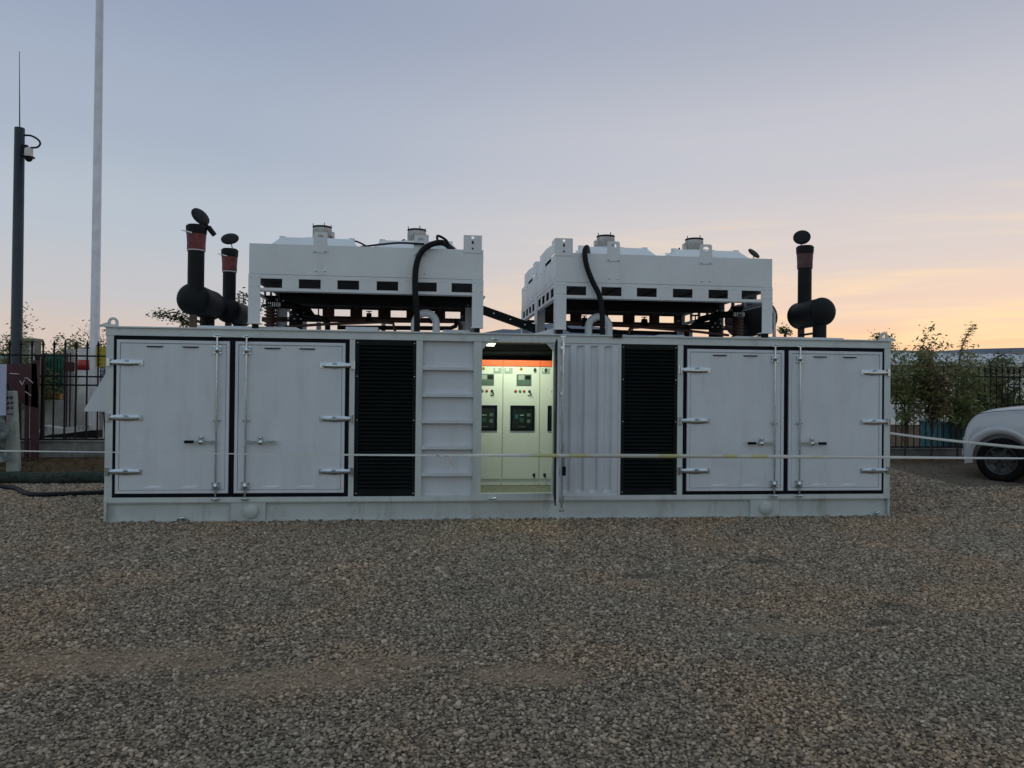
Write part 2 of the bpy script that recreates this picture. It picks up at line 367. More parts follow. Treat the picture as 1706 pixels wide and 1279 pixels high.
def stone_mat():
    m = bpy.data.materials.new('gravel_stone'); m.use_nodes = True; T = m.node_tree; b = T.nodes['Principled BSDF']; b.inputs['Roughness'].default_value = .9
    b.inputs['Specular IOR Level'].default_value = .25
    a = T.nodes.new('ShaderNodeAttribute'); a.attribute_type = 'INSTANCER'; a.attribute_name = 'tint'
    c = rampn(a.outputs['Fac'], [(0, (.10, .079, .056)), (.25, (.21, .166, .117)), (.6, (.285, .226, .160)), (.9, (.38, .30, .213)), (1, (.50, .42, .31))], T, 'LINEAR')
    g = T.nodes.new('ShaderNodeNewGeometry'); n = T.nodes.new('ShaderNodeTexNoise'); n.inputs['Scale'].default_value = .55; n.inputs['Detail'].default_value = 4
    T.links.new(g.outputs['Position'], n.inputs['Vector'])
    k = rampn(n.outputs[0], [(.36, (.97, 1.0, 1.04)), (.5, (1.05, 1.04, 1.05)), (.64, (1.22, 1.10, 1.02))], T)
    c = mixc(1.0, c, k, 'MULTIPLY', T)
    sp = T.nodes.new('ShaderNodeSeparateXYZ'); T.links.new(g.outputs['Position'], sp.inputs[0])
    n2 = T.nodes.new('ShaderNodeTexNoise'); n2.inputs['Scale'].default_value = 5; n2.inputs['Detail'].default_value = 6; T.links.new(g.outputs['Position'], n2.inputs['Vector'])
    wob = mathn('MULTIPLY_ADD', n2.outputs[0], 1.5, -.75, tree=T)
    c = mixc(mathn('MULTIPLY', patchmask(T, sp, wob, PATCH), .5, tree=T), c, (.34, .25, .165), tree=T)
    c = mixc(mathn('MULTIPLY', patchmask(T, sp, wob, DAMP), .65, tree=T), c, (.05, .045, .036), tree=T)
    T.links.new(c, b.inputs['Base Color'])
    return m
M['stone'] = stone_mat()
gt = bpy.data.node_groups.new('gravel_scatter', 'GeometryNodeTree')
gt.interface.new_socket('Geometry', in_out='INPUT', socket_type='NodeSocketGeometry'); gt.interface.new_socket('Geometry', in_out='OUTPUT', socket_type='NodeSocketGeometry')
G = gt.nodes.new; GL = gt.links.new
gi = G('NodeGroupInput'); go = G('NodeGroupOutput')
g2i = G('GeometryNodeGeometryToInstance')
for k in range(6):
    ic = G('GeometryNodeMeshIcoSphere'); ic.inputs['Radius'].default_value = 1; ic.inputs['Subdivisions'].default_value = 2
    po = G('GeometryNodeInputPosition'); va = G('ShaderNodeVectorMath'); va.operation = 'ADD'; va.inputs[1].default_value = (k*7.3, k*3.1, k*5.7); GL(po.outputs[0], va.inputs[0])
    nn = G('ShaderNodeTexVoronoi'); nn.inputs['Scale'].default_value = .75; GL(va.outputs[0], nn.inputs['Vector'])
    mr = G('ShaderNodeMapRange'); mr.inputs[1].default_value = 0; mr.inputs[2].default_value = 1; mr.inputs[3].default_value = .58; mr.inputs[4].default_value = 1.28; GL(nn.outputs['Distance'], mr.inputs[0])
    sc = G('ShaderNodeVectorMath'); sc.operation = 'SCALE'; GL(po.outputs[0], sc.inputs[0]); GL(mr.outputs[0], sc.inputs['Scale'])
    sq = G('ShaderNodeVectorMath'); sq.operation = 'MULTIPLY'; sq.inputs[1].default_value = (1.15+.1*(k % 3), .9, .72+.08*(k % 2)); GL(sc.outputs[0], sq.inputs[0])
    sp_ = G('GeometryNodeSetPosition'); GL(ic.outputs['Mesh'], sp_.inputs['Geometry']); GL(sq.outputs[0], sp_.inputs['Position'])
    smt = G('GeometryNodeSetMaterial'); smt.inputs['Material'].default_value = M['stone']; GL(sp_.outputs[0], smt.inputs[0])
    GL(smt.outputs[0], g2i.inputs[0])
m2p = G('GeometryNodeMeshToPoints'); GL(gi.outputs[0], m2p.inputs[0])
iop = G('GeometryNodeInstanceOnPoints'); GL(m2p.outputs[0], iop.inputs['Points']); GL(g2i.outputs[0], iop.inputs['Instance']); iop.inputs['Pick Instance'].default_value = True
ri = G('FunctionNodeRandomValue'); ri.data_type = 'INT'; ri.inputs[4].default_value = 0; ri.inputs[5].default_value = 5; GL(ri.outputs[2], iop.inputs['Instance Index'])
rr_ = G('FunctionNodeRandomValue'); rr_.data_type = 'FLOAT_VECTOR'; rr_.inputs[0].default_value = (-.45, -.45, 0); rr_.inputs[1].default_value = (.45, .45, 6.283); rr_.inputs['Seed'].default_value = 3
GL(rr_.outputs[0], iop.inputs['Rotation'])
na = G('GeometryNodeInputNamedAttribute'); na.data_type = 'FLOAT'; na.inputs[0].default_value = 'size'; GL(na.outputs[0], iop.inputs['Scale'])
sn = G('GeometryNodeStoreNamedAttribute'); sn.data_type = 'FLOAT'; sn.domain = 'INSTANCE'; sn.inputs['Name'].default_value = 'tint'; GL(iop.outputs[0], sn.inputs[0])
rt = G('FunctionNodeRandomValue'); rt.data_type = 'FLOAT'; rt.inputs['Seed'].default_value = 9; GL(rt.outputs[1], sn.inputs['Value'])
GL(sn.outputs[0], go.inputs[0])
gmod = gv.modifiers.new('scatter', 'NODES'); gmod.node_group = gt

# ------------------------------------------------------------------ generator container
ct = thing('generator_container', (0, 0, 0), 'long grey-white double-width generator container standing on the gravel, one centre door open onto lit cabinets', 'container')
DEP = 4.75
for sx in (-1, 1):
    for y0 in (0, DEP-.12): MB().box(sx*5.99, sx*6.096, y0, y0+.12, .29, 2.80).build('corner_post', 'post', ct, .004)
b = MB(); b.box(-6.10, 6.10, -.006, .14, 2.735, 2.80); b.box(-6.10, 6.10, .004, .20, 2.80, 2.862); b.box(-6.12, 6.12, -.025, .10, 2.848, 2.87)
b.box(-6.10, 6.10, DEP-.14, DEP, 2.735, 2.86); b.box(-6.10, -5.98, .2, DEP-.14, 2.735, 2.86); b.box(5.98, 6.10, .2, DEP-.14, 2.735, 2.86)
b.build('top_rail', 'post', ct, .003)
b = MB(); b.box(-6.10, 6.10, -.004, .14, .290, .362); b.box(-6.10, 6.10, DEP-.14, DEP, .29, .362); b.build('bottom_rail', 'post', ct, .003)
# skid channel: web set back, flanges
b = MB(); b.box(-6.08, 6.08, .055, .12, .012, .288); b.box(-6.10, 6.10, -.002, .12, 0, .014); b.box(-6.10, 6.10, .002, .12, .276, .2885)
for sx in (-1, 1): b.box(sx*6.06, sx*6.098, .0, DEP, .002, .287)
b.box(-6.08, 6.08, DEP-.12, DEP-.06, .012, .288)
for x0, x1 in ((-4.31, -3.81), (3.73, 4.21)): b.box(x0, x1, .012, .10, .0142, .2755)
b.build('skid', 'skid', ct, .003)
for x in (-4.02, 3.98):
    b = MB(); b.lathe((x, .012, .15), (0, -1, 0), [(0, .105), (.035, .105), (.035, .098), (.045, .09), (.045, 0)], 28); b.build('lifting_trunnion', 'skid', ct)
for x, dx in ((-5.0, .14), (5.86, .05)):
    b = MB(); b.box(x-dx/2, x+dx/2, -.012, .03, .02, .05); b.tube([(x-.02, -.03, .06), (x+.04, -.03, .07)], .018, 8); b.build('earth_clamp', 'zinc', ct)
# walls, roof, floor
for q in ((-6.02, -2.57, .085, .11, .36, 2.74), (2.57, 6.02, .085, .11, .36, 2.74), (-6.08, -6.05, .12, DEP-.12, .29, 2.74), (6.05, 6.08, .12, DEP-.12, .29, 2.74), (-6, 6, DEP-.1, DEP-.06, .3, 2.74)):
    MB().box(*q).build('wall', 'white', ct)
b = MB(); b.box(-5.98, 5.98, .2, DEP-.14, 2.815, 2.845); b.build('roof', 'white', ct)
b = MB(); b.box(-6, 6, .12, DEP-.12, .30, .385); b.build('floor', 'floor', ct)
b = MB(); 
for q in ((-1.55, -1.52, .12, 2.2, .385, 2.81), (1.52, 1.55, .12, 2.2, .385, 2.81), (-1.52, 1.52, 2.2, 2.23, .385, 2.81)): MB().box(*q).build('inner_partition', 'dark', ct)
# frame pieces between bays
for x0, x1 in ((-2.60, -2.52), (2.51, 2.60), (-1.60, -1.505), (1.55, 1.595), (-.725, -.595), (.515, .60)): MB().box(x0, x1, .002, .10, .362, 2.735).build('mullion', 'post', ct, .003)
MB().box(-.595, .515, -.001, .08, .362, .40).build('door_sill', 'post', ct, .003)
for sx in (-1, 1):
    x = -.595 if sx < 0 else .515
    b = MB(); b.prism([(x, .02, 2.734), (x-sx*.115, .02, 2.734), (x, .02, 2.61)], (0, .03, 0)); b.build('gusset', 'post', ct)
b = MB(); b.tube([(-.46, -.02, 2.775), (-.36, -.02, 2.775)], .014, 8); b.tube([(-.44, .0, 2.775), (-.44, -.03, 2.775)], .022, 8); b.build('door_keeper', 'zinc', ct)
b = MB(); b.tube([(-.48, -.02, .325), (-.36, -.02, .325)], .014, 8); b.tube([(-.44, .0, .325), (-.44, -.03, .325)], .022, 8); b.build('door_keeper', 'zinc', ct)
# ladder bay
b = MB(); b.box(-1.505, -.725, .085, .10, .362, 2.735); b.build('ladder_back', 'white', ct)
zr = [.69, 1.10, 1.50, 1.905, 2.315]
for z in zr:
    b = MB(); b.box(-1.503, -.727, .004, .084, z-.006, z+.03); b.box(-1.503, -.727, .004, .02, z-.028, z-.006); b.build('ladder_rung', 'white', ct, .004)
# corrugated sheets
def corr(b, x0, x1, z0, z1, bands, depth, y, lip=.045, mi=0):
    xs = [x0]; ds = [0]
    for (a, c, s) in bands: xs += [a, a+s, c-s, c]; ds += [0, 1, 1, 0]
    xs.append(x1); ds.append(0)
    zs = [z0, z0+.035, z0+.035+lip, z1-.035-lip*.4, z1-.035, z1]; k = [0, 0, 1, 1, 0, 0]
    vs = [(x, y+d*depth*kk, z) for z, kk in zip(zs, k) for x, d in zip(xs, ds)]; n = len(xs)
    b.add(vs, [(j*n+i, j*n+i+1, (j+1)*n+i+1, (j+1)*n+i) for j in range(len(zs)-1) for i in range(n-1)], mi)
b = MB(); corr(b, .60, 1.552, .362, 2.735, [(.655, .80, .04), (.875, 1.02, .04), (1.095, 1.24, .04), (1.315, 1.46, .04)], .045, .012)
b.build('corrugated_panel', 'white', ct)
# louvres
for sx in (-1, 1):
    x0, x1 = sorted((sx*1.597, sx*2.512))
    b = MB(); z0, z1 = .366, 2.728
    b.box(x0, x1, .005, .03, z1-.075, z1); b.box(x0, x1, .005, .03, z0, z0+.075); b.box(x0, x0+.055, .0052, .0298, z0+.075, z1-.075); b.box(x1-.055, x1, .0052, .0298, z0+.075, z1-.075)
    b.box(x0, x1, .065, .075, z0, z1)
    n = 38; h = (z1-z0-.15)/n
    for i in range(n):
        z = z0+.075+i*h
        b.prism([(x0+.05, .006, z+.004), (x0+.05, .012, z), (x0+.05, .058, z+h*.86), (x0+.05, .052, z+h*.9)], (x1-x0-.10, 0, 0))
    for zq in (z0+.04, z0+1.15, z1-.55, z1-.04):
        for xq in (x0+.03, x1-.03): b.lathe((xq, .005, zq), (0, -1, 0), [(0, .010), (.006, .007), (.006, 0)], 8, 1)
    b.build('louver_panel', ['black', 'zinc'], ct)
# double doors
def hinge_mb(x, z, sgn, y=-.03):
    """leaf hinge bar: tapered bright strap from the post knuckle onto the door"""
    b = MB(); L = .43
    prof = [(0, .030, .040), (.10, .045, .052), (.24, .052, .060), (.42, .040, .048), (.44, .036, .036)]
    vs = []
    for t, hh, yy in prof:
        for (dy, dz) in ((0, -hh), (-yy*.6, -hh*.95), (-yy, -hh*.35), (-yy, hh*.1), (-yy*.55, hh*.85), (0, hh)): vs.append((x+sgn*t, y+.032+dy, z+dz))
    n = 6; b.add(vs, [(i*n+k, i*n+(k+1) % n, (i+1)*n+(k+1) % n, (i+1)*n+k) for i in range(len(prof)-1) for k in range(n)]+[tuple(range(n)), tuple(range(4*n, 5*n))])
    b.tube([(x-sgn*.02, y+.0, z-.055), (x-sgn*.02, y+.0, z+.055)], .018, 10)
    b.box(x-sgn*.06, x-sgn*.03, y+.012, y+.032, z-.06, z+.06)
    b.box(x+sgn*.40, x+sgn*.455, y-.004, y+.026, z-.040, z+.030)
    b.tube([(x+sgn*.2, y-.035, z+.03), (x+sgn*.27, y-.035, z+.032)], .010, 6)
    return b
def rod_mb(x, y, z0=.335, z1=2.745):
    b = MB(); b.tube([(x, y, z0), (x, y, z1)], .0145, 10)
    for z, wd in ((2.545, .05), (1.51, .05), (.53, .055)):
        b.box(x-wd, x+wd, y+.006, y+.034, z-.016, z+.016)
        if z != 1.51:
            b.lathe((x, y, z-.05), (0, 0, 1), [(0, .0), (0, .026), (.1, .026), (.1, 0)], 12)
            b.box(x-wd*1.1, x+wd*1.1, y+.012, y+.032, z-.055, z-.035); b.box(x-wd*1.1, x+wd*1.1, y+.012, y+.032, z+.035, z+.055)
        for q in (-1, 1): b.lathe((x+q*wd*.8, y+.008, z), (0, -1, 0), [(0, .011), (.01, .010), (.01, 0)], 8)
    for z in (z0, z1):
        b.box(x-.055, x+.05, y-.012, y+.040, z-.014, z+.008); b.tube([(x-.03, y-.02, z+.012), (x+.04, y-.02, z+.012)], .014, 8)
    return b
def handle_mb(x, z, sgn, y, black=True):
    b = MB()
    b.box(x, x+sgn*.07, y-.022, y+.012, z-.022, z+.022); b.box(x+sgn*.07, x+sgn*.27, y-.014, y-.002, z-.016, z+.016)
    b.lathe((x+sgn*.215, y+.04, z-.004), (0, -1, 0), [(0, .042), (.03, .042), (.045, .030), (.06, .030), (.06, 0)], 14)
    b.box(x+sgn*.185, x+sgn*.245, y+.0, y+.02, z+.02, z+.085)
    b.lathe((x+sgn*.215, y+.0, z+.065), (0, -1, 0), [(0, .020), (.014, .018), (.014, 0)], 10)
    b.box(x+sgn*.27, x+sgn*.315, y-.013, y-.003, z-.012, z+.012)
    b.box(x+sgn*.315, x+sgn*.445, y-.020, y+.006, z-.021, z+.021, 1 if black else 0)
    return b
for side in (-1, 1):
    b = MB(); xa, xb = sorted((side*2.600, side*6.0)); b.box(xa, xb, .012, .085, .362, 2.735); b.build('door_gasket', 'seal', ct)
    for k, (xo, xi) in enumerate(((5.938, 4.347), (2.662, 4.263))):
        # xo: hinge edge, xi: meeting edge
        x0, x1 = sorted((side*xo, side*xi)); z0, z1 = .424, 2.674
        b = MB(); f = .045; b.box(x0, x1, -.022, .012, z1-f, z1); b.box(x0, x1, -.022, .012, z0, z0+f); b.box(x0, x0+f, -.0221, .0119, z0+f, z1-f); b.box(x1-f, x1, -.0221, .0119, z0+f, z1-f)
        wdt = x1-x0-2*f-.012; xa = x0+f+.006
        bands = [(xa+wdt*.22, xa+wdt*.42, .10), (xa+wdt*.56, xa+wdt*.76, .10)]
        corr(b, xa, xa+wdt, z0+f+.006, z1-f-.006, bands, .018, -.014, lip=.02)
        for (ba, bb_, _) in bands: b.box(ba+.035, bb_-.035, -.017, -.0125, z1-f-.058, z1-f-.044, 1)  # dark strips, no rubber: shadow of the slots atop the pressings, put in as colour
        dr = b.build('door', ['white', 'seal'], ct, .003)
        s = -1 if side*xo > side*xi and side > 0 else 1
        hs = 1 if (side*xo < side*xi) else -1
        for z in (2.342, 1.537, .745):
            hinge_mb(side*xo-hs*.085, z, hs).build('hinge', 'zinc', dr)
        xr = side*(4.515 if k == 0 else 4.095); 
        rod_mb(xr, -.060).build('lock_rod', 'zinc', dr)
        hz = 1.185; sg = -1 if xr < side*4.3 else 1
        ho = handle_mb(xr, hz, sg, -.060, black=not (side < 0 and k == 1)).build('handle', ['zinc', 'seal'], dr)
# the open leaf, swung out square to the front
dx = .535; ph = rad(98.3)
def leafpt(u, v, z):    # u along the leaf from the hinge, v thickness to the right
    return (dx+u*math.cos(ph)+v*math.sin(ph), -.01-u*math.sin(ph)+v*math.cos(ph), z)
def lbox(b, u0, u1, v0, v1, z0, z1, mi=0):
    q = [leafpt(u, v, z) for z in (z0, z1) for (u, v) in ((u0, v0), (u1, v0), (u1, v1), (u0, v1))]
    b.add(q, [(0, 3, 2, 1), (4, 5, 6, 7), (0, 1, 5, 4), (1, 2, 6, 5), (2, 3, 7, 6), (3, 0, 4, 7)], mi)
b = MB(); lbox(b, .02, 1.10, .012, .045, .40, 2.69)
for u0, u1 in ((.16, .38), (.46, .68), (.76, .98)): lbox(b, u0, u1, .045, .058, .50, 2.60)
od = b.build('door', 'white', ct, .003)
b = MB(); lbox(b, .0, 1.115, -.004, .0115, .375, 2.715, 0); b.build('gasket', 'seal', od)
for z in (2.34, 1.54, .745):
    b = MB(); lbox(b, .0, .36, .046, .085, z-.04, z+.04); lbox(b, -.03, .02, .046, .10, z-.05, z+.05); b.build('hinge', 'zinc', od)
b = MB(); u = 1.0
b.tube([leafpt(u, .095, .30), leafpt(u, .095, 2.76)], .015, 10)
for z in (2.60, 1.96, .45):
    lbox(b, u-.05, u+.05, .06, .10, z-.02, z+.02)
b.tube([leafpt(u, .095, 2.50), leafpt(u, .095, 2.68)], .027, 10); b.tube([leafpt(u, .095, .40), leafpt(u, .095, .5)], .03, 10); lbox(b, u-.05, u+.06, .06, .13, .28, .31); lbox(b, u-.05, u+.06, .06, .13, 2.745, 2.77)
b.build('lock_rod', 'zinc', od)
b = MB(); lbox(b, u-.02, u+.05, .10, .13, 1.12, 1.25); b.tube([leafpt(u+.02, .12, 1.15), leafpt(u+.03, .12, 1.0), leafpt(u+.02, .12, .93)], .014, 8); lbox(b, u, u+.045, .10, .15, .79, .92, 1); b.build('handle', ['zinc', 'seal'], od)
# lifting lugs at the roof corners
for x, s in ((-6.02, -1), (6.0, 1)):
    for y0 in (.03, DEP-.07):
        b = MB(); ring = []
        out = [(x-.075, y0, 2.862)]+arc((x, y0, 2.93), .072, 180, 0, 12, (1, 0, 0), (0, 0, 1))+[(x+.075, y0, 2.862)]
        inn = [(x-.035, y0, 2.90)]+arc((x, y0, 2.93), .036, 180, 0, 12, (1, 0, 0), (0, 0, 1))+[(x+.035, y0, 2.90)]
        n = len(out); vs = [Vector(p) for p in out]+[Vector(p) for p in inn]; vs += [p+Vector((0, .03, 0)) for p in vs]
        fs = [(i, i+1, n+i+1, n+i) for i in range(n-1)]+[(0, n, 2*n-1, n-1)]
        fs += [tuple(k+2*n for k in f) for f in fs]+[(i, i+1, 2*n+i+1, 2*n+i) for i in range(n-1)]+[(n+i, n+i+1, 3*n+i+1, 3*n+i) for i in range(n-1)]
        b.add(vs, fs); b.prism([(x+s*.06, y0-.01, 2.862), (x+s*.19, y0-.01, 2.862), (x+s*.19, y0-.01, 2.885), (x+s*.06, y0-.01, 2.93)], (0, .06, 0))
        b.box(x-.085, x+.085, -.02+y0-.01, y0+.05, 2.74, 2.863)
        b.build('lifting_lug', 'post', ct, .002)
# rain hoods on both end walls
for sx in (-1, 1):
    for y0, y1 in ((.55, 1.95), (2.7, 4.1)):
        b = MB(); b.prism([(sx*6.081, y0, 2.47), (sx*6.081, y0, 1.60), (sx*(6.62 if sx < 0 else 6.55), y0, 1.60), (sx*(6.62 if sx < 0 else 6.55), y0, 1.64), (sx*6.16, y0, 2.47)], (0, y1-y0, 0)); b.build('rain_hood', 'white', ct, .004)
b = MB(); b.tube([(-6.15, .2, .34), (-6.10, .1, .6)], .012, 6); b.build('cable_bracket', 'zinc', ct)

# ------------------------------------------------------------------ cabinets inside
def make_cabinet(xc, yf, label, mx=-.22, lat=.225, wl=True):
    c = thing('control_cabinet', (xc, yf, .385), label, 'cabinet', 'control cabinets in the lit room')
    hw = .314
    b = MB(); b.box(xc-hw, xc+hw, yf+.02, yf+.62, .39, 2.49); b.build('body', 'cream', c, .003)
    b = MB(); b.box(xc-hw+.008, xc+hw-.008, yf, yf+.02, .50, 2.385); b.build('door', 'cream', c, .003)
    b = MB(); b.box(xc-hw, xc+hw, yf-.004, yf+.02, 2.395, 2.495); b.build('top_strip', 'orange', c, .002)
    b = MB(); b.box(xc-.085, xc+.165, yf-.012, yf, 2.07, 2.26); b.box(xc-.055, xc+.045, yf-.016, yf-.012, 2.165, 2.245, 1); b.box(xc+.06, xc+.15, yf-.015, yf-.012, 2.17, 2.24, 2)
    for i in range(6): b.box(xc-.07+i*.037, xc-.05+i*.037, yf-.015, yf-.012, 2.105 if i % 2 else 2.13, 2.12 if i % 2 else 2.145, 3)
    b.build('controller', ['grey', 'lgrey', 'screen', 'bgrn'], c, .002)
    b = MB(); m0 = xc+mx-.07; b.box(m0, m0+.135, yf-.010, yf, 2.275, 2.365); b.box(m0+.02, m0+.075, yf-.013, yf-.010, 2.31, 2.355, 1); b.build('meter', ['lgrey', 'cream'], c, .002)
    b = MB(); b.lathe((xc-.01, yf, 2.35), (0, -1, 0), [(0, .028), (.006, .027), (.006, 0)], 14); b.box(xc-.018, xc-.002, yf-.008, yf-.0062, 2.333, 2.367, 1); b.build('warning_label', ['byel', 'ink'], c)
    for i, (q, mm) in enumerate(((-.10, 'bred'), (-.025, 'bgrn'), (.045, 'bred'), (.135, 'ink'))):
        b = MB(); b.lathe((xc+q, yf, 1.975-(i == 3)*.0), (0, -1, 0), [(0, .024), (.012, .022), (.02, .014), (.02, 0)], 14)
        if i == 3: b.tube([(xc+q, yf-.02, 1.98), (xc+q+.03, yf-.04, 1.915)], .010, 6); b.box(xc+q-.03, xc+q+.03, yf-.010, yf, 1.90, 1.91)
        b.build('button', mm, c)
    b = MB(); x0, x1, z0, z1 = xc-.185, xc+.225, 1.31, 1.735
    b.box(x0, x1, yf-.02, yf, z1-.04, z1); b.box(x0, x1, yf-.02, yf, z0, z0+.04); b.box(x0, x0+.035, yf-.02, yf, z0+.04, z1-.04); b.box(x1-.035, x1, yf-.02, yf, z0+.04, z1-.04)
    b.box(x0+.03, x1-.03, yf-.006, yf-.002, z0+.03, z1-.03, 1)
    for (u, v, ww, hh, q) in ((.16, .25, .03, .02, 2), (.20, .25, .03, .02, 2), (.08, .20, .05, .07, 4), (.28, .24, .06, .05, 3), (.28, .13, .06, .06, 3), (.14, .06, .12, .01, 3), (.16, .14, .07, .07, 5)):
        b.box(x0+u, x0+u+ww, yf-.010, yf-.006, z0+v, z0+v+hh, q)
    b.build('breaker_window', ['seal', 'screen', 'lgrey', 'grey', 'teal', 'green'], c, .002)
    for z in (2.335, .565):
        if lat is None: break
        b = MB(); b.box(xc+lat-.012, xc+lat+.012, yf-.03, yf, z-.035, z+.03); b.lathe((xc+lat, yf, z), (0, -1, 0), [(0, .026), (.014, .024), (.014, 0)], 12); b.build('latch', 'ink', c)
    return c
cab = make_cabinet(.146, 1.03, 'middle cream control cabinet seen whole through the open door, orange strip on top')
make_cabinet(.146-.632, 1.03, 'leftmost cream control cabinet, half hidden behind the left door jamb', mx=.23, lat=None)
make_cabinet(.146+.632, 1.03, 'rightmost cream control cabinet, mostly hidden behind the open door', lat=-.225)
# lamps in the room
def room_lamp(x0, x1, y, z, watt, label):
    t = thing('ceiling_lamp', ((x0+x1)/2, y, z+.03), label, 'lamp')
    b = MB(); b.box(x0-.02, x1+.02, y-.03, y+.03, z+.012, z+.034); b.build('lamp_body', 'cream', t)
    b = MB(); b.tube([(x0, y, z), (x1, y, z)], .013, 10); b.build('tube', 'tube', t)
    if watt:
        ld = bpy.data.lights.new('lamp_light', 'AREA'); ld.shape = 'RECTANGLE'; ld.size = x1-x0; ld.size_y = .05; ld.energy = watt; ld.color = (.86, 1, .74)
        lo = bpy.data.objects.new('lamp_light', ld); col.objects.link(lo); lo.parent = t; lo.location = (0, 0, -.055); lo.rotation_euler = (rad(25), 0, 0)
room_lamp(-.55, .50, .30, 2.775, 16, 'long fluorescent ceiling tube just behind the header of the open doorway')
room_lamp(-.48, -.36, .62, 2.715, 0, 'short bright white lamp under the ceiling in the upper left of the doorway')
b = MB();  b.tube([(-1.4, 1.5, 2.62), (1.4, 1.5, 2.66)], .05, 10, 1); tag(b.build('ceiling_conduit', ['alu', 'exh']), 'conduit running under the ceiling above the cabinets', 'conduit')

# ------------------------------------------------------------------ dry coolers
def make_cooler(s, x_out, x_in, y0, label, grp, rear=False):
    """s: -1 left pair, +1 right pair; x_in is the end toward the gap"""
    xa, xb = sorted((x_out, x_in)); D = 2.2; y1 = y0+D; zl, zm, zt = 3.445, 3.70, 4.165
    t = thing('dry_cooler', ((xa+xb)/2, y0, 2.9), label, 'cooler', grp)
    b = MB(); th = .012
    b.box(xa, xb, y0, y0+th, zm+.003, zt); b.box(xa, xb, y1-th, y1, zm+.003, zt)
    for xs_ in (xa, xb-th):
        for k in range(2): b.box(xs_-.0015*k, xs_+th+.0015*k, y0+th+k*(D/2-th)+.003, y0+D/2-.003+k*(D/2-th), zm+.003, zt-.002)
    b.box(xa+th, xb-th, y0+th, y1-th, zt-.02, zt-.008)
    b.build('housing', 'cool', t, .003)
    # perforated beams
    b = MB()
    def beam(p0, p1, n, axis, yy, wwin):
        L = p1-p0; step = (L-.16*2+.0)/n
        bars = []; x = p0
        cs = [p0+q for q in (.325, .895, 1.47, 2.06, 2.65, 3.205)] if axis == 'x' else [p0+.14+(L-.28)*(i+.5)/n for i in range(n)]; wins = [(c_-wwin/2, c_+wwin/2) for c_ in cs]
        segs = []; prev = p0
        for a, c in wins: segs.append((prev, a)); prev = c
        segs.append((prev, p1))
        def bx(a, c, z0, z1, d0, d1):
            if axis == 'x': b.box(a, c, yy+d0, yy+d1, z0, z1)
            else: b.box(yy+d0, yy+d1, a, c, z0, z1)
        bx(p0, p1, 3.640, zm, 0, .012); bx(p0, p1, zl, 3.500, 0, .012)
        for a, c in segs: bx(a, c, 3.500, 3.640, 0, .012)
        bx(p0+.02, p1-.02, zl-.002, zl+.012, -.0, .06)
        for a, c in segs[1:-1]:
            xm = (a+c)/2
            if axis == 'x': b.lathe((xm, yy, zm-.03), (0, -1, 0), [(0, .012), (.006, .010), (.006, 0)], 8, 1)
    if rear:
        beam(xa, xb, 6, 'x', y1-.018, .325); b.build('rear_beam', ['redbrown', 'zinc'], t); b = MB()  # beam takes the dark pipe brown: its backlit shade put into the colour
    else: beam(xa, xb, 6, 'x', y0+.003, .325)
    beam(y0+.02, y1-.02, 4, 'y', xa+.003, .325); beam(y0+.02, y1-.02, 4, 'y', xb-.018, .325)
    b.build('frame', ['cool', 'zinc'], t, .002)
    b = MB(); b.box(xa+.05, xb-.05, y0+.08, y1-.08, 3.675, 3.80)
    yv = y0+.04 if rear else y1-.06; b.box(xa+.05, xb-.05, yv, yv+.02, 3.50, 3.80)
    for i in range(5): xx = xa+.4+i*(xb-xa-.8)/4; b.box(xx-.02, xx+.02, y0+.07, y1-.07, 3.655, 3.675)
    b.build('coil', 'coil', t)
    for lx in (xa-.006, xb-.17):
        for ly in (y0-.006, y1-.17):
            fy = ly if ly < y0+.5 else ly+.164
            b = MB(); b.box(lx, lx+.176, min(fy, fy+.012), max(fy, fy+.012), 2.965, 3.70)
            sxx = lx if lx < (xa+xb)/2 else lx+.164
            b.box(sxx, sxx+.012, ly+.012, ly+.164, 2.965, 3.699)
            b.box(lx-.01, lx+.18, ly-.004, ly+.17, 2.952, 2.966); b.box(lx+.05, lx+.13, ly+.04, ly+.14, 2.86, 2.952, 1)
            for zz_ in (3.53, 3.665):
                for q in (.035, .14): b.lathe((lx+q, ly-.0, zz_), (0, -1, 0), [(0, .014), (.010, .012), (.010, 0)], 8, 2)
            b.build('leg', ['cool', 'rub', 'zinc'], t, .002)
    # fans with cowls
    xm = (xa+xb)/2; yc = y0+1.10
    for k, fx in enumerate((xa+.92, xb-1.05) if s < 0 else (xa+1.05, xb-.92)):
        b = MB()
        rings = [(.68, .84, -.01), (.67, .83, .035), (.545, .62, .195), (.535, .61, .20), (.50, .56, .195), (.46, .50, .10)]
        vs = [(fx+sx_*hx, yc+sy_*hy, zt+hz) for hx, hy, hz in rings for sx_, sy_ in ((-1, -1), (1, -1), (1, 1), (-1, 1))]
        b.add(vs, [(4*i_+k_, 4*i_+(k_+1) % 4, 4*i_+4+(k_+1) % 4, 4*i_+4+k_) for i_ in range(len(rings)-1) for k_ in range(4)]+[(20, 21, 22, 23)])
        for sx_ in (-1, 1):
            b.box(fx+sx_*.54-.045, fx+sx_*.54+.045, yc-.55, yc-.51, zt+.15, zt+.228)
        fan = b.build('fan', 'cool', t)
        b = MB(); b.lathe((fx, yc, zt+.10), (0, 0, 1), [(0, .02), (0, .15), (.36, .15), (.395, .148), (.395, 0)], 24)
        for a in range(22): a_ = 2*math.pi*a/22; b.box(fx+.152*math.cos(a_)-.004, fx+.152*math.cos(a_)+.004, yc+.152*math.sin(a_)-.004, yc+.152*math.sin(a_)+.004, zt+.14, zt+.46)
        b.lathe((fx, yc, zt+.485), (0, 0, 1), [(0, .14), (0, .158), (.022, .158), (.03, .12), (.03, 0)], 24, 1)
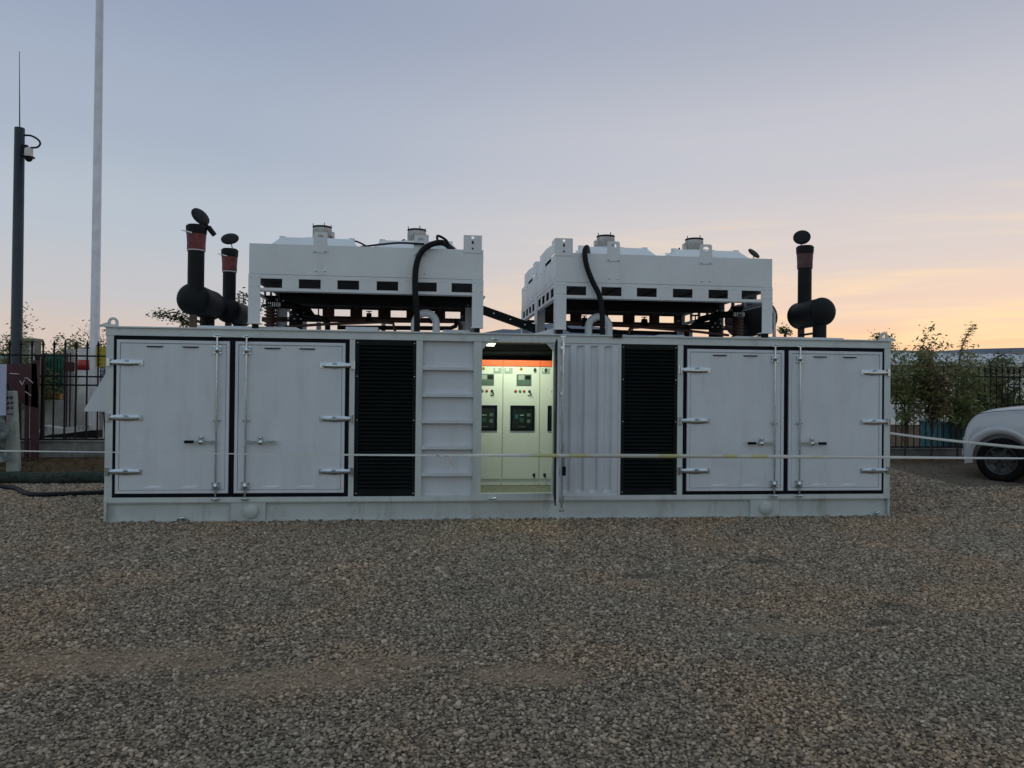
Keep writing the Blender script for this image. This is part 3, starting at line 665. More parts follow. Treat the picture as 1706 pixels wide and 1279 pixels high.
        for a in range(4): a_ = rad(20+90*a); b.tube([(fx+.15*math.cos(a_), yc+.15*math.sin(a_), zt+.48), (fx+.15*math.cos(a_), yc+.15*math.sin(a_), zt+.55)], .007, 6, 1)
        b.box(fx-s*.17-.03, fx-s*.17+.03, yc-.05, yc+.05, zt+.22, zt+.42)
        b.build('fan_motor', ['alu', 'rub'], fan)
        b = MB()
        for r_ in (.2, .28, .36, .44): b.tube(arc((fx, yc, zt+.245), r_, 0, 360, 28, (1, 0, 0), (0, 1, 0)), .005, 5, caps=False)
        for a in range(8): a_ = rad(45*a); b.tube([(fx+.14*math.cos(a_), yc+.14*math.sin(a_), zt+.25), (fx+.53*math.cos(a_), yc+.53*math.sin(a_), zt+.235)], .008, 5)
        b.build('fan_guard', 'cool', fan)
    # lifting ears bolted on the long sides
    for fx in ((xa+1.05, xb-.97) if s < 0 else (xa+.92, xb-1.12)):
        b = MB(); z1e = zt+.20
        out = [(fx-.11, zt-.115), (fx+.11, zt-.115), (fx+.10, z1e-.02), (fx+.08, z1e), (fx-.08, z1e), (fx-.10, z1e-.02)]
        hole = [(fx-.045, zt+.10), (fx+.045, zt+.10), (fx+.045, zt+.14), (fx+.025, zt+.16), (fx-.025, zt+.16), (fx-.045, zt+.14)]
        vs = [(x, y0-.010, z) for x, z in out]+[(x, y0-.010, z) for x, z in hole]; vs += [(x, y+.008, z) for x, y, z in vs]
        fs = [(i, (i+1) % 6, 6+(i+1) % 6, 6+i) for i in range(6)]; fs += [tuple(q+12 for q in f) for f in fs]
        fs += [(i, (i+1) % 6, 12+(i+1) % 6, 12+i) for i in range(6)]+[(6+i, 6+(i+1) % 6, 18+(i+1) % 6, 18+i) for i in range(6)]
        b.add(vs, fs); ear = b.build('lifting_ear', 'cool', t)
        for q in (-.075, .075):
            for qx, qy, qz in ((fx+q, y0-.010, zt-.09), (fx+q*.9, y0, zm+.075)):
                MB().lathe((qx, qy, qz), (0, -1, 0), [(0, .015), (.012, .013), (.012, 0)], 8).build('bolt', 'zinc', ear)
    # tall corner bracket at the inner end
    e = -s  # inner end is toward the gap
    xi = xb if s < 0 else xa
    x0, x1 = (xi-.31, xi-.025) if s < 0 else (xi-.02, xi+.265)
    b = MB(); z1e = zt+.225; xm_ = (x0+x1)/2
    b.box(x0, x1, y0-.008, y0+.0005-.002, zt-.05, z1e-.055); b.box(x0, xm_-.02, y0-.0081, y0-.0021, z1e-.055, z1e); b.box(xm_+.02, x1, y0-.0081, y0-.0021, z1e-.055, z1e); b.box(xm_-.02, xm_+.02, y0-.0082, y0-.0022, z1e-.02, z1e)
    sxx = x1-.008 if s < 0 else x0
    b.box(sxx, sxx+.008, y0, y0+.30, zt-.0, z1e-.002)
    for zq in (zt+.02, zt+.105, zt+.125): b.lathe((xm_, y0-.008, zq), (0, -1, 0), [(0, .016), (.012, .013), (.012, 0)], 6, 1)
    b.build('lifting_bracket', ['cool', 'rub'], t)
    b = MB(); sp2 = xi-.01 if s < 0 else xi-.0
    b.prism([(sp2, y0+.50, zt-.06), (sp2, y0+.50, zt+.20), (sp2, y0+1.0, zt+.235), (sp2, y0+1.75, zt+.235), (sp2, y0+1.75, zt-.06)], (.010, 0, 0)); b.build('end_plate', 'cool', t)
    b = MB(); xh = xi-.012 if s > 0 else xi+.002
    for yq in (.12, .42, .98, 1.2, 1.6, 2.05):
        for zq in (zm+.08, zt-.1): MB().lathe((xi, y0+yq, zq), (e, 0, 0), [(0, .014), (.010, .012), (.010, 0)], 6).build('side_bolt', 'zinc', t)
    # supply cable lying over the fans
    b = MB(); xs_ = [xa+1.35, xm-.1, xb-1.25]
    b.tube(smooth([(xa+1.07, yc-.1, zt+.33), (xa+1.15, yc-.16, zt+.27), (xa+1.5, yc-.35, zt+.22), (xm, yc-.45, zt+.10), (xm+.3, yc-.4, zt+.13), (xb-1.25, yc-.2, zt+.30)]), .014, 6); b.build('supply_cable', 'rub', t)
    return t
GL_, GR_ = 'dry coolers on the container roof', 'dry coolers on the container roof'
cl = make_cooler(-1, -4.115, -.585, .115, 'white dry cooler at the front of the left-hand pair on the container roof', GL_)
cr = make_cooler(1, 4.115, .560, .115, 'white dry cooler at the front of the right-hand pair on the container roof', GR_)
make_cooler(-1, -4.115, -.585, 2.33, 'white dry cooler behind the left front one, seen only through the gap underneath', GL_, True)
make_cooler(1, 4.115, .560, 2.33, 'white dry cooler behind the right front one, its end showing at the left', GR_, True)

# hoses, pipes on the roof
b = MB()
hp = smooth([(-1.05, .45, 4.22), (-1.22, .12, 4.26), (-1.42, .04, 4.20), (-1.56, .02, 4.06), (-1.625, .02, 3.82), (-1.63, .02, 3.5), (-1.60, .02, 3.15), (-1.595, .02, 2.87)], 10)
b.tube(hp, .046, 12); ho = b.build('corrugated_hose', 'rub'); 
tag(ho, 'thick black flexible conduit looping over the front of the left cooler', 'hose')
b = MB(); b.tube(smooth([(-1.28, .5, 4.32), (-1.3, .1, 4.36), (-1.18, .05, 4.30), (-1.12, .06, 4.22)], 8), .02, 8); b.tube(smooth([(-2.5, .6, 4.25), (-2.1, .2, 4.23), (-1.85, .1, 4.235), (-1.5, .06, 4.22)], 8), .016, 8)
tag(b.build('power_cable', 'rub'), 'thin black cable running across the top edge of the left cooler beside the thick hose', 'cable')
b = MB(); hp = smooth([(1.15, .5, 4.24), (1.05, .12, 4.26), (1.0, .03, 4.16), (1.03, .02, 3.95), (1.12, .02, 3.72), (1.24, .02, 3.48), (1.285, .02, 3.2), (1.29, .02, 2.87)], 10)
b.tube(hp, .042, 12); tag(b.build('corrugated_hose', 'rub'), 'thick black flexible conduit hanging slantwise down the front of the right cooler', 'hose')
b = MB(); b.box(-1.70, -1.50, .0, .03, 2.82, 2.86); b.tube([(-1.70, -.02, 2.85), (-1.5, -.03, 2.82), (-1.55, -.02, 2.8)], .01, 6)
for x, yy, lb in ((-1.47, .45, 'pale grey U-bend pipe standing on the roof behind the left hose'), (1.33, .45, 'pale grey U-bend pipe standing on the roof behind the right hose')):
    b = MB(); pa = [(x-.17, yy, 2.84)]+arc((x, yy, 3.03), .17, 180, 0, 14, (1, 0, 0), (0, 0, 1))+[(x+.17, yy, 2.84)]
    b.tube(pa, .059, 16); tag(b.build('u_bend_pipe', 'white'), lb, 'pipe', 'U-bend pipes on the roof')
b = MB(); d0 = Vector((-1.2, 2.35, 3.73)); d1 = Vector((.75, 2.35, 3.08))
dv = (d1-d0).normalized(); up = Vector((0, 1, 0)).cross(dv).normalized()*-.075
b.prism([d0+up, d1+up, d1-up, d0-up], (0, .15, 0))
for t_ in (.35, .5, .66, .8): q = d0.lerp(d1, t_); b.lathe(q+Vector((0, -.001, 0)), (0, -1, 0), [(0, .016), (.01, .014), (.01, 0)], 8, 1)
tag(b.build('cable_duct', ['rub', 'zinc'], None, .003), 'black square cable duct sloping down between the two cooler pairs', 'duct')
# pipework under each pair
def pipework(s, label):
    t = thing('coolant_pipework', (s*2.3, 1.9, 2.85), label, 'pipework', 'pipework under the coolers')
    X = lambda v: s*v
    b = MB(); y = 1.7
    b.tube([(X(4.25), y, 3.16), (X(.98), y, 3.195)]+[(X(.90), y, 3.18), (X(.865), y, 3.12), (X(.86), y, 2.86)], .042, 12)
    b.build('upper_pipe', 'redbrown', t)
    b = MB(); b.tube([(X(2.95), y-.3, 3.02), (X(1.05), y-.3, 3.04), (X(.96), y-.3, 3.08), (X(.93), y-.3, 3.2)], .038, 12); b.build('lower_pipe', 'exh', t)
    b = MB(); b.tube([(X(3.75), 1.0, 2.98), (X(3.2), 1.0, 3.03), (X(2.2), 1.0, 3.09), (X(2.0), 1.0, 3.07), (X(1.95), 1.0, 2.86)], .024, 10); b.build('drain_pipe', 'redbrown', t)
    for q in (3.3, 2.2):
        b = MB(); b.box(X(q)-.035, X(q)+.035, y-.05, y+.05, 2.84, 3.12); b.box(X(q)-.06, X(q)+.06, y-.36, y+.06, 2.846, 2.90, 1); b.build('pipe_support', ['alu', 'white'], t)
    b = MB(); yb = 1.3
    for k in range(8): b.lathe((X(4.03), yb, 2.90+k*.055), (0, 0, 1), [(0, .07), (.014, .105), (.028, .105), (.042, .07), (.055, .07)], 18)
    b.lathe((X(4.03), yb, 3.34), (0, 0, 1), [(0, 0), (0, .125), (.03, .125), (.03, .08), (.14, .08), (.14, .125), (.17, .125), (.17, 0)], 18, 1)
    b.tube([(X(4.03), yb, 3.38), (X(3.7), yb, 3.36), (X(3.45), yb+.2, 3.30), (X(3.4), y, 3.2)], .06, 12, 1)
    for k in range(7): b.tube([(X(3.98)+.03*k-.06, yb-.11, 3.33), (X(3.98)+.03*k-.06, yb-.11, 3.40)], .008, 5, 2)
    b.build('expansion_bellows', ['redbrown', 'exh', 'zinc'], t)
    b = MB(); b.lathe((X(3.62), yb, 2.86), (0, 0, 1), [(0, 0), (0, .11), (.38, .11), (.44, .06), (.44, 0)], 16); b.lathe((X(3.62), yb-.1, 3.06), (0, -1, 0), [(0, .05), (.06, .05), (.06, 0)], 12)
    for k in range(5): b.lathe((X(3.62)+.05*k-.1, yb-.115, 3.13+.07*(k % 2)), (0, -1, 0), [(0, .016), (.02, .014), (.02, 0)], 6, 1)
    b.tube([(X(3.62), yb, 3.2), (X(3.25), yb, 3.17), (X(3.1), yb, 3.1), (X(3.1), yb, 2.86)], .05, 10)
    b.tube([(X(3.25), yb-.02, 3.12), (X(3.25), yb-.02, 3.34)], .012, 6); b.tube(arc((X(3.25), yb-.02, 3.34), .07, 0, 360, 16, (1, 0, 0), (0, 1, 0)), .01, 5, caps=False)
    b.build('valve', ['exh', 'zinc'], t)
    for xq in (2.45, 1.35):
        b = MB(); b.lathe((X(xq), y, 3.22), (s, 0, 0), [(-.04, .03), (-.04, .085), (-.015, .085), (-.015, .06), (.015, .06), (.015, .085), (.04, .085), (.04, .03)], 16); b.tube([(X(xq), y, 3.22), (X(xq), y, 3.33)], .012, 6); b.box(X(xq)-.05, X(xq)+.05, y-.01, y+.01, 3.325, 3.34); b.build('flange', 'exh', t)
    return t
pipework(-1, 'brown and black coolant pipes with bellows and valves under the left cooler')
pipework(1, 'brown and black coolant pipes with bellows and valves under the right cooler')
# header beams on the roof behind
b = MB()
# roof plinths
for x0, x1, y0, lb in ((-4.95, -3.25, .42, 'low white roof plinth under the left mufflers and cooler leg'), (3.35, 5.55, .42, 'low white roof plinth under the right muffler and cooler leg')):
    b = MB(); b.prism([(x0, y0, 2.846), (x1, y0, 2.846), (x1-.22, y0, 2.935), (x0+.03, y0, 2.935)] if x0 < 0 else [(x0, y0, 2.846), (x1, y0, 2.846), (x1-.03, y0, 2.925), (x0+.3, y0, 2.925)], (0, 1.9, 0)); tag(b.build('roof_plinth', 'white', None, .004), lb, 'plinth')
# small roof boxes
for x, wd, hh, lb in ((-2.45, .5, .07, 'low white cover plate on the roof edge under the left cooler, left of its hose'), (-.98, .42, .05, 'small white cover plate on the roof under the right end of the left cooler')):
    b = MB(); b.box(x-wd/2, x+wd/2, .3, .7, 2.846, 2.88+hh); b.lathe((x, .5, 2.88+hh), (0, 0, 1), [(0, .08), (.012, .075), (.012, 0)], 16); tag(b.build('cover_plate', 'white', None, .01), lb, 'cover plate')
b = MB(); b.prism([(2.05, .5, 2.846), (2.85, .5, 2.846), (2.78, .5, 2.93), (2.35, .5, 2.93)], (0, .6, 0)); b.lathe((2.6, .8, 2.93), (0, 0, 1), [(0, .1), (.02, .09), (.02, 0)], 16); tag(b.build('roof_hatch', 'white', None, .005), 'low white sloped hatch on the roof under the right cooler', 'hatch')
b = MB(); b.box(1.45, 1.60, -.03, .03, 2.83, 2.885); b.tube([(1.47, -.035, 2.86), (1.58, -.035, 2.86)], .012, 6); tag(b.build('rail_clamp', 'rub'), 'small black clamp on the roof rail below the right hose', 'clamp')
b = MB(); b.prism([(.16, .2, 2.86), (.55, .2, 2.86), (.55, .2, 2.98)], (0, .5, 0)); tag(b.build('ramp_plate', 'white', None, .004), 'small white wedge plate on the roof beside the inner leg of the right cooler', 'plate')

# ------------------------------------------------------------------ mufflers
def muffler(x, y0, y1, R, zc, py, pr, ztop, capn, capoff, name_label, red=True, oy=None, xpipe=None, arm=None, rc=.135, collar=True):
    t = thing('exhaust_muffler', (x, (y0+y1)/2, 2.86), name_label, 'muffler', 'exhaust mufflers on the container roof')
    b = MB(); h = y1-y0; e = R*.55
    prof = [(0, 0)]+[(e*(1-math.cos(rad(a))), R*math.sin(rad(a))) for a in (15, 30, 45, 60, 75, 90)]+[(h-e, R)]+[(h-e+e*math.sin(rad(a)), R*math.cos(rad(a))) for a in (15, 30, 45, 60, 75)]+[(h, 0)]
    b.lathe((x, y0, zc), (0, 1, 0), prof, 32)
    for q in (e+.01, h-e-.01): b.lathe((x, y0+q-.012, zc), (0, 1, 0), [(0, R), (0, R+.007), (.024, R+.007), (.024, R)], 32)
    b.build('muffler_body', 'exh', t)
    xp = x if xpipe is None else xpipe
    b = MB(); b.tube([(xp, py, zc), (xp, py, ztop)], pr, 24, caps=False); b.lathe((xp, py, ztop-.02), (0, 0, 1), [(0, pr+.002), (0, pr+.012), (.02, pr+.012), (.02, pr-.006), (-.3, pr-.006)], 24); b.build('exhaust_pipe', 'exh', t)
    b = MB(); z0 = ztop-.40
    b.lathe((xp, py, z0), (0, 0, 1), [(0, pr+.002), (0, pr+.010), (.015, pr+.014), (.12, pr+.014), (.24, pr+.022), (.255, pr+.022)], 24, 0)
    b.lathe((xp, py, z0+.255), (0, 0, 1), [(0, pr+.024), (.03, pr+.03), (.11, pr+.034), (.125, pr+.034), (.125, pr+.016)], 24, 1)
    b.lathe((xp, py, z0-.008), (0, 0, 1), [(0, pr+.003), (0, pr+.013), (.024, pr+.013), (.024, pr+.003)], 24, 2)
    b.build('pipe_wrap', ['red' if red else mdark, 'exh', 'whitem' if red else 'redbrown'], t)
    cn = Vector(capn).normalized(); cc = Vector((xp, py, ztop))+Vector(capoff)
    b = MB(); b.lathe(cc, cn, [(-.006, 0), (-.006, rc), (.008, rc), (.014, rc*.5), (.014, 0)], 28)
    if arm:
        A_ = Vector(arm); b.tube([cc, cc+A_*.6, cc+A_*.62, cc+A_*1.1], [.02, .022, .042, .040], 8)
    hv = Vector((xp, py, ztop))+(cc-Vector((xp, py, ztop))).normalized()*pr*.4
    b.tube([(xp+pr*.5*(1 if capoff[0] >= 0 else -1), py+pr*.3, ztop-.05), cc], .009, 6)
    b.build('rain_cap', 'exh', t)
    if collar:
        b = MB(); b.tube([(xp-pr-.07, py-pr*.8, ztop-.10), (xp-pr+.05, py-pr-.05, ztop-.14)], .007, 6); b.tube([(xp-pr+.03, py-pr-.05, ztop-.135), (xp-pr+.10, py-pr-.03, ztop-.15)], .016, 6); b.build('clamp_bolt', 'zinc', t)
    oy = (y0+y1)/2 if oy is None else oy
    b = MB(); b.tube([(x, oy, zc), (x, oy, 2.90)], pr*.95, 20); b.lathe((x, oy, 2.856), (0, 0, 1), [(0, 0), (0, pr+.10), (.035, pr+.09), (.06, pr+.03), (.06, 0)], 24, 1); b.build('outlet_neck', ['exh', 'zinc'], t)
    yy = y1-.18 if abs(oy-y0) < abs(oy-y1) else y0+.15
    b = MB(); b.box(x-.05, x+.05, yy-.03, yy+.03, 2.90, zc-R+.02, 1); b.box(x-.03, x+.03, min(yy, oy), max(yy, oy), 3.02, 3.05); b.box(x-.07, x+.07, yy-.05, yy+.05, 2.853, 2.90, 1); b.build('saddle', ['exh', 'redbrown'], t)
    return t
mdark = mat('faded_wrap', (.085, .035, .036), .6, var=.3, vs=14, bump=.4, bs=50)
muffler(-5.07, .50, 1.68, .245, 3.36, .62, .122, 4.51, (.70, -.52, .46), (.055, 0, .135), 'tallest black exhaust muffler and stack at the far left, its rain cap tipped left', oy=1.4, arm=(.19, .02, -.25), rc=.155, xpipe=-5.03)
muffler(-4.85, 1.72, 2.9, .205, 3.31, 1.90, .108, 4.38, (0, -.75, .66), (.0, 0, .175), 'second black exhaust muffler with red-wrapped stack, between the leftmost one and the left cooler', oy=2.6, rc=.148)
muffler(5.255, .50, 1.55, .235, 3.385, 1.25, .118, 4.62, (-.42, -.82, .40), (-.06, 0, .155), 'black exhaust muffler with open-capped stack standing alone at the right end of the roof', red=False, oy=.72, collar=False, rc=.148)
q = at(1256, 422, 2.2)
muffler(4.74, 1.75, 3.0, .33, 3.40, 2.2, .115, 4.42, (.38, -.65, .66), (q.x-4.66, 0, q.z-4.42), 'black exhaust muffler half hidden behind the right cooler leg, only its cap showing above', red=False, oy=2.7, xpipe=4.66, collar=False, rc=.128)
b = MB(); b.tube([(4.27, .5, 3.42), (4.33, .5, 3.32), (4.34, .5, 2.86)], .03, 8); b.tube([(4.2, .5, 3.46), (4.27, .5, 3.42)], .045, 8); tag(b.build('vent_pipe', 'alu'), 'slim grey pipe standing beside the outer leg of the right cooler', 'pipe')

# ------------------------------------------------------------------ barrier tape
def ribbon(name, pts, wid, twist, label, n=160):
    P = smooth(pts, n//(len(pts)-1)); vs = []; 
    for i, p in enumerate(P):
        t = i/(len(P)-1); a = twist(t); w_ = wid(t)/2
        o = Vector((0, math.sin(a), math.cos(a)))*w_
        vs += [p-o, p+o]
    b = MB(); b.add(vs, [(2*i, 2*i+2, 2*i+3, 2*i+1) for i in range(len(P)-1)], 0, True)
    o = b.build(name, 'tape'); m_ = o.modifiers.new('film', 'SOLIDIFY'); m_.thickness = .0012
    return tag(o, label, 'tape')
ribbon('barrier_tape', [(-8.6, -1.2, 1.165), (-6.9, -1.2, 1.145), (-3, -1.2, 1.10), (0, -1.2, 1.088), (3.5, -1.2, 1.075), (7.6, -1.2, 1.05), (9.2, -1.2, 1.045)],
       lambda t: .028+.028*math.exp(-((t-.60)/.2)**2), lambda t: 1.12-1.15*math.exp(-((t-.60)/.16)**2)+.12*math.sin(31*t), 'white and yellow barrier tape stretched in front of the whole container')
ribbon('barrier_tape', [(6.15, .9, 1.37), (7.2, .95, 1.24), (8.3, 1.0, 1.13), (9.6, 1.05, 1.02), (11.5, 1.1, .90)],
       lambda t: .055, lambda t: .55+.2*math.sin(7*t), 'second pale barrier tape sloping from the container corner across the car')
b = MB(); b.tube(smooth([(-1.30, -1.21, 1.12), (-1.22, -1.22, 1.07), (-1.14, -1.22, 1.09), (-1.1, -1.22, 1.00), (-1.05, -1.22, .96)], 6), [.009]*25 if False else .008, 5)
b.add([(-1.13, -1.22, 1.04), (-1.10, -1.22, 1.05), (-1.03, -1.215, .95), (-1.055, -1.215, .94)], [(0, 1, 2, 3)])
tag(b.build('tape_knot', 'whitem'), 'loose white knotted tail of tape hanging in front of the ladder recess', 'tape end')

# ------------------------------------------------------------------ left background
def px(name, label, cat, m, quads, Y, dep, bev=0, parent=None):
    pass
cp = at(30, 560, 6.9)
t = thing('camera_pole', (at(31, 400, 6.9).x, 6.9, .4), 'dark steel pole carrying a surveillance camera and lightning rod at the left edge', 'pole')
x = at(30, 400, 6.9).x; top = at(31, 213, 6.9).z
b = MB(); b.lathe((x, 6.9, .4), (0, 0, 1), [(0, .125), (top-.4, .105), (top-.4, 0)], 20); b.build('shaft', 'dpole', t)
b = MB(); b.tube([(x, 6.9, top), (x-.03, 6.9, at(29, 85, 6.9).z)], [.014, .006], 6); b.build('lightning_rod', 'dpole', t)
ck = at(48, 250, 6.8)
cc = thing('surveillance_camera', (ck.x, 6.8, ck.z-.3), 'white surveillance camera with dark dome clamped to the side of the dark pole', 'camera')
b = MB(); b.box(x+.10, x+.22, 6.78, 6.86, ck.z-.13, ck.z+.12); b.box(x+.2, ck.x, 6.79, 6.85, ck.z+.0, ck.z+.06); b.build('bracket', 'iron', cc)
b = MB(); b.lathe((ck.x, 6.8, ck.z-.16), (0, 0, 1), [(0, .10), (.03, .09), (.19, .085), (.22, .04), (.22, 0)], 18); b.lathe((ck.x, 6.8, ck.z-.17), (0, 0, 1), [(0, .085), (0, .125), (.015, .13), (.022, .1)], 18, 1); b.build('housing', ['colw', 'iron'], cc)
b = MB(); b.lathe((ck.x, 6.8, ck.z-.17), (0, 0, -1), [(0, .085), (.04, .08), (.085, .045), (.1, 0)], 16); b.build('dome', 'glass', cc)
b = MB(); b.tube(smooth([at(40, 225, 6.8), at(52, 226, 6.8), at(63, 232, 6.8), at(67, 239, 6.8), at(62, 245, 6.8), at(50, 246, 6.8)], 8), .022, 8); b.build('cable', 'rub', cc)
x = at(160.5, 400, 7.2).x
t = thing('flagpole', (x, 7.2, .42), 'tall pale steel flagpole rising out of the frame beside the container', 'flagpole')
b = MB(); b.lathe((x, 7.2, .42), (0, 0, 1), [(0, .112), (11.6, .080), (11.6, 0)], 24); b.build('shaft', 'pole', t)
b = MB(); b.lathe((x, 7.2, .42), (0, 0, 1), [(0, .22), (.03, .22), (.03, .16), (.3, .14), (.3, 0)], 20); b.build('base_collar', 'pole', t)
b = MB(); b.lathe((x, 7.2, 12.02), (0, 0, 1), [(0, .0), (.02, .08), (.1, .11), (.18, .08), (.2, 0)], 16); b.build('finial', 'zinc', t)
a, c = at(160, 577, 7.0), at(173, 611, 7.0)
b = MB(); b.box(a.x, c.x+.05, 7.0, 7.02, c.z, a.z)
for k in range(4):
    z = a.z-.07-k*.105; xx = a.x+.07
    b.box(xx-.035, xx+.045, 6.995, 7.0, z-.012, z, 1); b.box(xx-.035, xx+.045, 6.995, 7.0, z-.05, z-.040, 1); b.box(xx-.002, xx+.010, 6.9945, 6.9999, z-.06, z+.01, 1)
tag(b.build('warning_sign', ['ycol', 'ink']), 'narrow yellow sign with black characters beside the flagpole', 'sign')

def picket_fence(name, x0, x1, Y, sp, zt, zb, rails, label, pr=.014):
    t = thing(name, (x0, Y, zb), label, 'fence')
    n = int((x1-x0)/sp)
    for i in range(n+1):
        x = x0+i*sp; b = MB(); b.box(x-pr, x+pr, Y-pr, Y+pr, zb, zt-.16)
        b.lathe((x, Y, zt-.17), (0, 0, 1), [(0, .02), (.02, .03), (.04, .018), (.05, .036), (.10, .026), (.17, .002)], 6, smooth=False)
        b.box(x-.045, x+.045, Y-.008, Y+.008, zt-.125, zt-.105)
        b.build('picket', 'iron', t)
    b = MB()
    for z in rails: b.box(x0-.1, x1+.1, Y-.02, Y+.02, z-.018, z+.018)
    b.build('rail', 'iron', t)
    return t
FY = 6.2
f = picket_fence('iron_fence', -11.3, -8.45, FY, .232, 3.0, .78, [2.65, 2.19, 2.0, .79], 'black spear-topped iron fence left of the container')
for xx in (-10.02, -9.90):
    b = MB(); b.box(xx-.03, xx+.03, FY-.04, FY+.04, .76, 2.65); b.build('post', 'iron', f)
b = MB(); b.box(-16, -8.1, FY-.10, FY+.14, .2, .74); b.box(-16, -8.1, FY-.13, FY+.17, .74, .775)
for q in (-9.15, -11.0, -12.9): b.box(q-.03, q+.03, FY-.115, FY-.10, .2, .74)
tag(b.build('low_wall', 'conc', None, .01), 'low grey concrete wall carrying the iron fence on the left', 'wall')
# iron fence and wall on the right
f = picket_fence('iron_fence', 9.6, 15.5, FY, .16, 2.72, .62, [2.45, 1.75, .66], 'black iron fence behind the shrubs right of the container', .009)
b = MB(); b.box(8.5, 18, FY-.10, FY+.14, .2, .60); b.box(8.5, 18, FY-.13, FY+.17, .60, .635); tag(b.build('low_wall', 'conc', None, .01), 'low grey concrete wall under the right-hand fence and shrubs', 'wall')
# gate pillar
a, c = at(34, 563, 8.2), at(57, 700, 8.2)
b = MB(); b.box(a.x, c.x, 8.2, 8.5, .4, a.z-.08); b.box(a.x-.05, c.x+.02, 8.15, 8.55, a.z-.08, a.z); b.box(c.x-.14, c.x-.01, 8.19, 8.2, .45, a.z-.12, 1)
tag(b.build('gate_pillar', ['beige', 'colw'], None, .02), 'square beige gate pillar with flat cap behind the left fence', 'pillar')
# maroon board
a, c = at(8, 606, 5.8), at(50, 668, 5.8)
t = thing('notice_board', ((a.x+c.x)/2, 5.8, .45), 'dark maroon board on posts in front of the left fence with faded white strokes', 'board')
b = MB(); b.prism([(a.x, 5.8, a.z), (c.x+.12, 5.8, a.z+.02), (c.x+.18, 5.8, c.z-.15), (c.x-.05, 5.8, c.z-.1), (a.x+.15, 5.8, c.z)], (0, .05, 0)); bd = b.build('panel', 'maroon', t)
b = MB(); 
for (x0, y0, x1, y1) in ((33, 634, 37, 641), (37, 641, 41, 633), (41, 630, 46, 629), (46, 630, 55, 638), (42, 652, 52, 659), (16, 622, 32, 623)):
    b.tube([at(x0, y0, 5.79), at(x1, y1, 5.79)], .010, 5)
b.build('marking', 'whitem', bd)
b = MB(); p = at(58, 700, 5.82)
b.box(p.x-.07, p.x+.07, 5.8, 5.86, .4, at(58, 600, 5.8).z); b.box(p.x-.20, p.x-.13, 5.8, 5.86, .4, 2.0); b.build('post', 'maroon', t)
# stone marker
P4 = [at(10, 760, 5.3), at(31, 758, 5.3), at(24, 651, 5.3), at(12, 651, 5.3)]
t = thing('stone_marker', (P4[0].x+.15, 5.3, .2), 'pale tapering stone marker with rows of small black characters at the left edge', 'marker')
P4[0].z = P4[1].z = .15
b = MB(); b.prism(P4, (0, .14, 0)); sm_ = b.build('stone', 'stonew', t, .015)
b = MB()
for r_, (yy, cnt) in enumerate(((661, 2), (670, 2), (678, 2), (689, 3))):
    for k in range(cnt):
        for (u, v, ww, hh) in ((0, 0, .05, .010), (0, -.03, .05, .010), (.02, -.045, .010, .06), (0, -.045, .009, .045)):
            q = at(11+k*(6 if cnt == 2 else 3.6)+(1 if r_ else 0), yy, 5.295); sc_ = 1 if cnt == 2 else .55
            b.box(q.x+u*sc_, q.x+(u+ww)*sc_, 5.292, 5.2995-.0006*(v != 0), q.z+v*sc_, q.z+(v+hh)*sc_)
b.build('inscription', 'ink', sm_)
# pale sheet + crumpled plastic
a, c = at(-30, 606, 5.0), at(9, 692, 5.0)
t = thing('pale_panel', ((a.x+c.x)/2, 5.0, .0), 'pale lavender panel on a stake cut off by the left frame edge', 'panel')
b = MB(); b.box(a.x, c.x, 5.0, 5.03, c.z, a.z); b.build('sheet', 'bluew', t, .004)
b = MB(); b.box(c.x-.35, c.x-.30, 5.04, 5.08, .05, a.z-.1); b.build('stake', 'iron', t)
b = MB(); nn = 14; vs = []
for i in range(nn+1):
    for j in range(nn+1):
        u, v = i/nn, j/nn; q = at(-30+38*u+4*v*math.sin(3*u), 694+75*v, 5.02); vs.append((q.x+.05*math.sin(9*v+5*u), 5.02+.07*math.sin(14*u)+.03*math.sin(23*v+9*u), max(q.z, .1)))
b.add(vs, [(i*(nn+1)+j, (i+1)*(nn+1)+j, (i+1)*(nn+1)+j+1, i*(nn+1)+j+1) for i in range(nn) for j in range(nn)], 0, True)
tag(b.build('plastic_sheet', 'plastic'), 'crumpled translucent plastic sheet hanging below the pale panel', 'plastic sheet')
# things behind the fence
a, c = at(69, 590, 9.5), at(107, 672, 9.5)
t = thing('green_container', ((a.x+c.x)/2, 9.5, .44), 'green ribbed container behind the left fence, yellow goods along its foot', 'container')
b = MB(); b.box(a.x, c.x, 9.5, 10.6, .44, a.z)
for k in range(7): q = a.x+(c.x-a.x)*(k+.5)/7; b.box(q-.03, q+.03, 9.46, 9.5, c.z, a.z-.1)
b.build('body', 'green', t, .01)
b = MB()
zg0, zg1 = at(90, 664, 9.3).z, at(90, 651, 9.3).z
for k in range(6):
    q = a.x+(c.x-a.x)*(k+.5)/6; b.box(q-.06, q+.06, 9.22, 9.42, zg0-.02, zg1-.03*(k % 3))
b.build('goods', 'orangeb', t, .02)
b = MB(); b.box(at(30, 700, 9.1).x, at(172, 700, 9.1).x, 9.1, 9.45, .4, zg0-.03); tag(b.build('garden_wall', 'colw', None, .01), 'low pale wall below the green container and column behind the left fence', 'wall')
a, c = at(123, 580, 8.0), at(142, 706, 8.0)
t = thing('white_column', ((a.x+c.x)/2, 8.0, .44), 'white cylindrical column with a red band behind the left fence', 'column')
xc, r_ = (a.x+c.x)/2+.05, (c.x-a.x)/2+.03
b = MB(); b.lathe((xc, 8.2, .44), (0, 0, 1), [(0, 0), (0, r_), (a.z-.44, r_), (a.z-.44, 0)], 24); cw = b.build('shaft', 'colw', t)
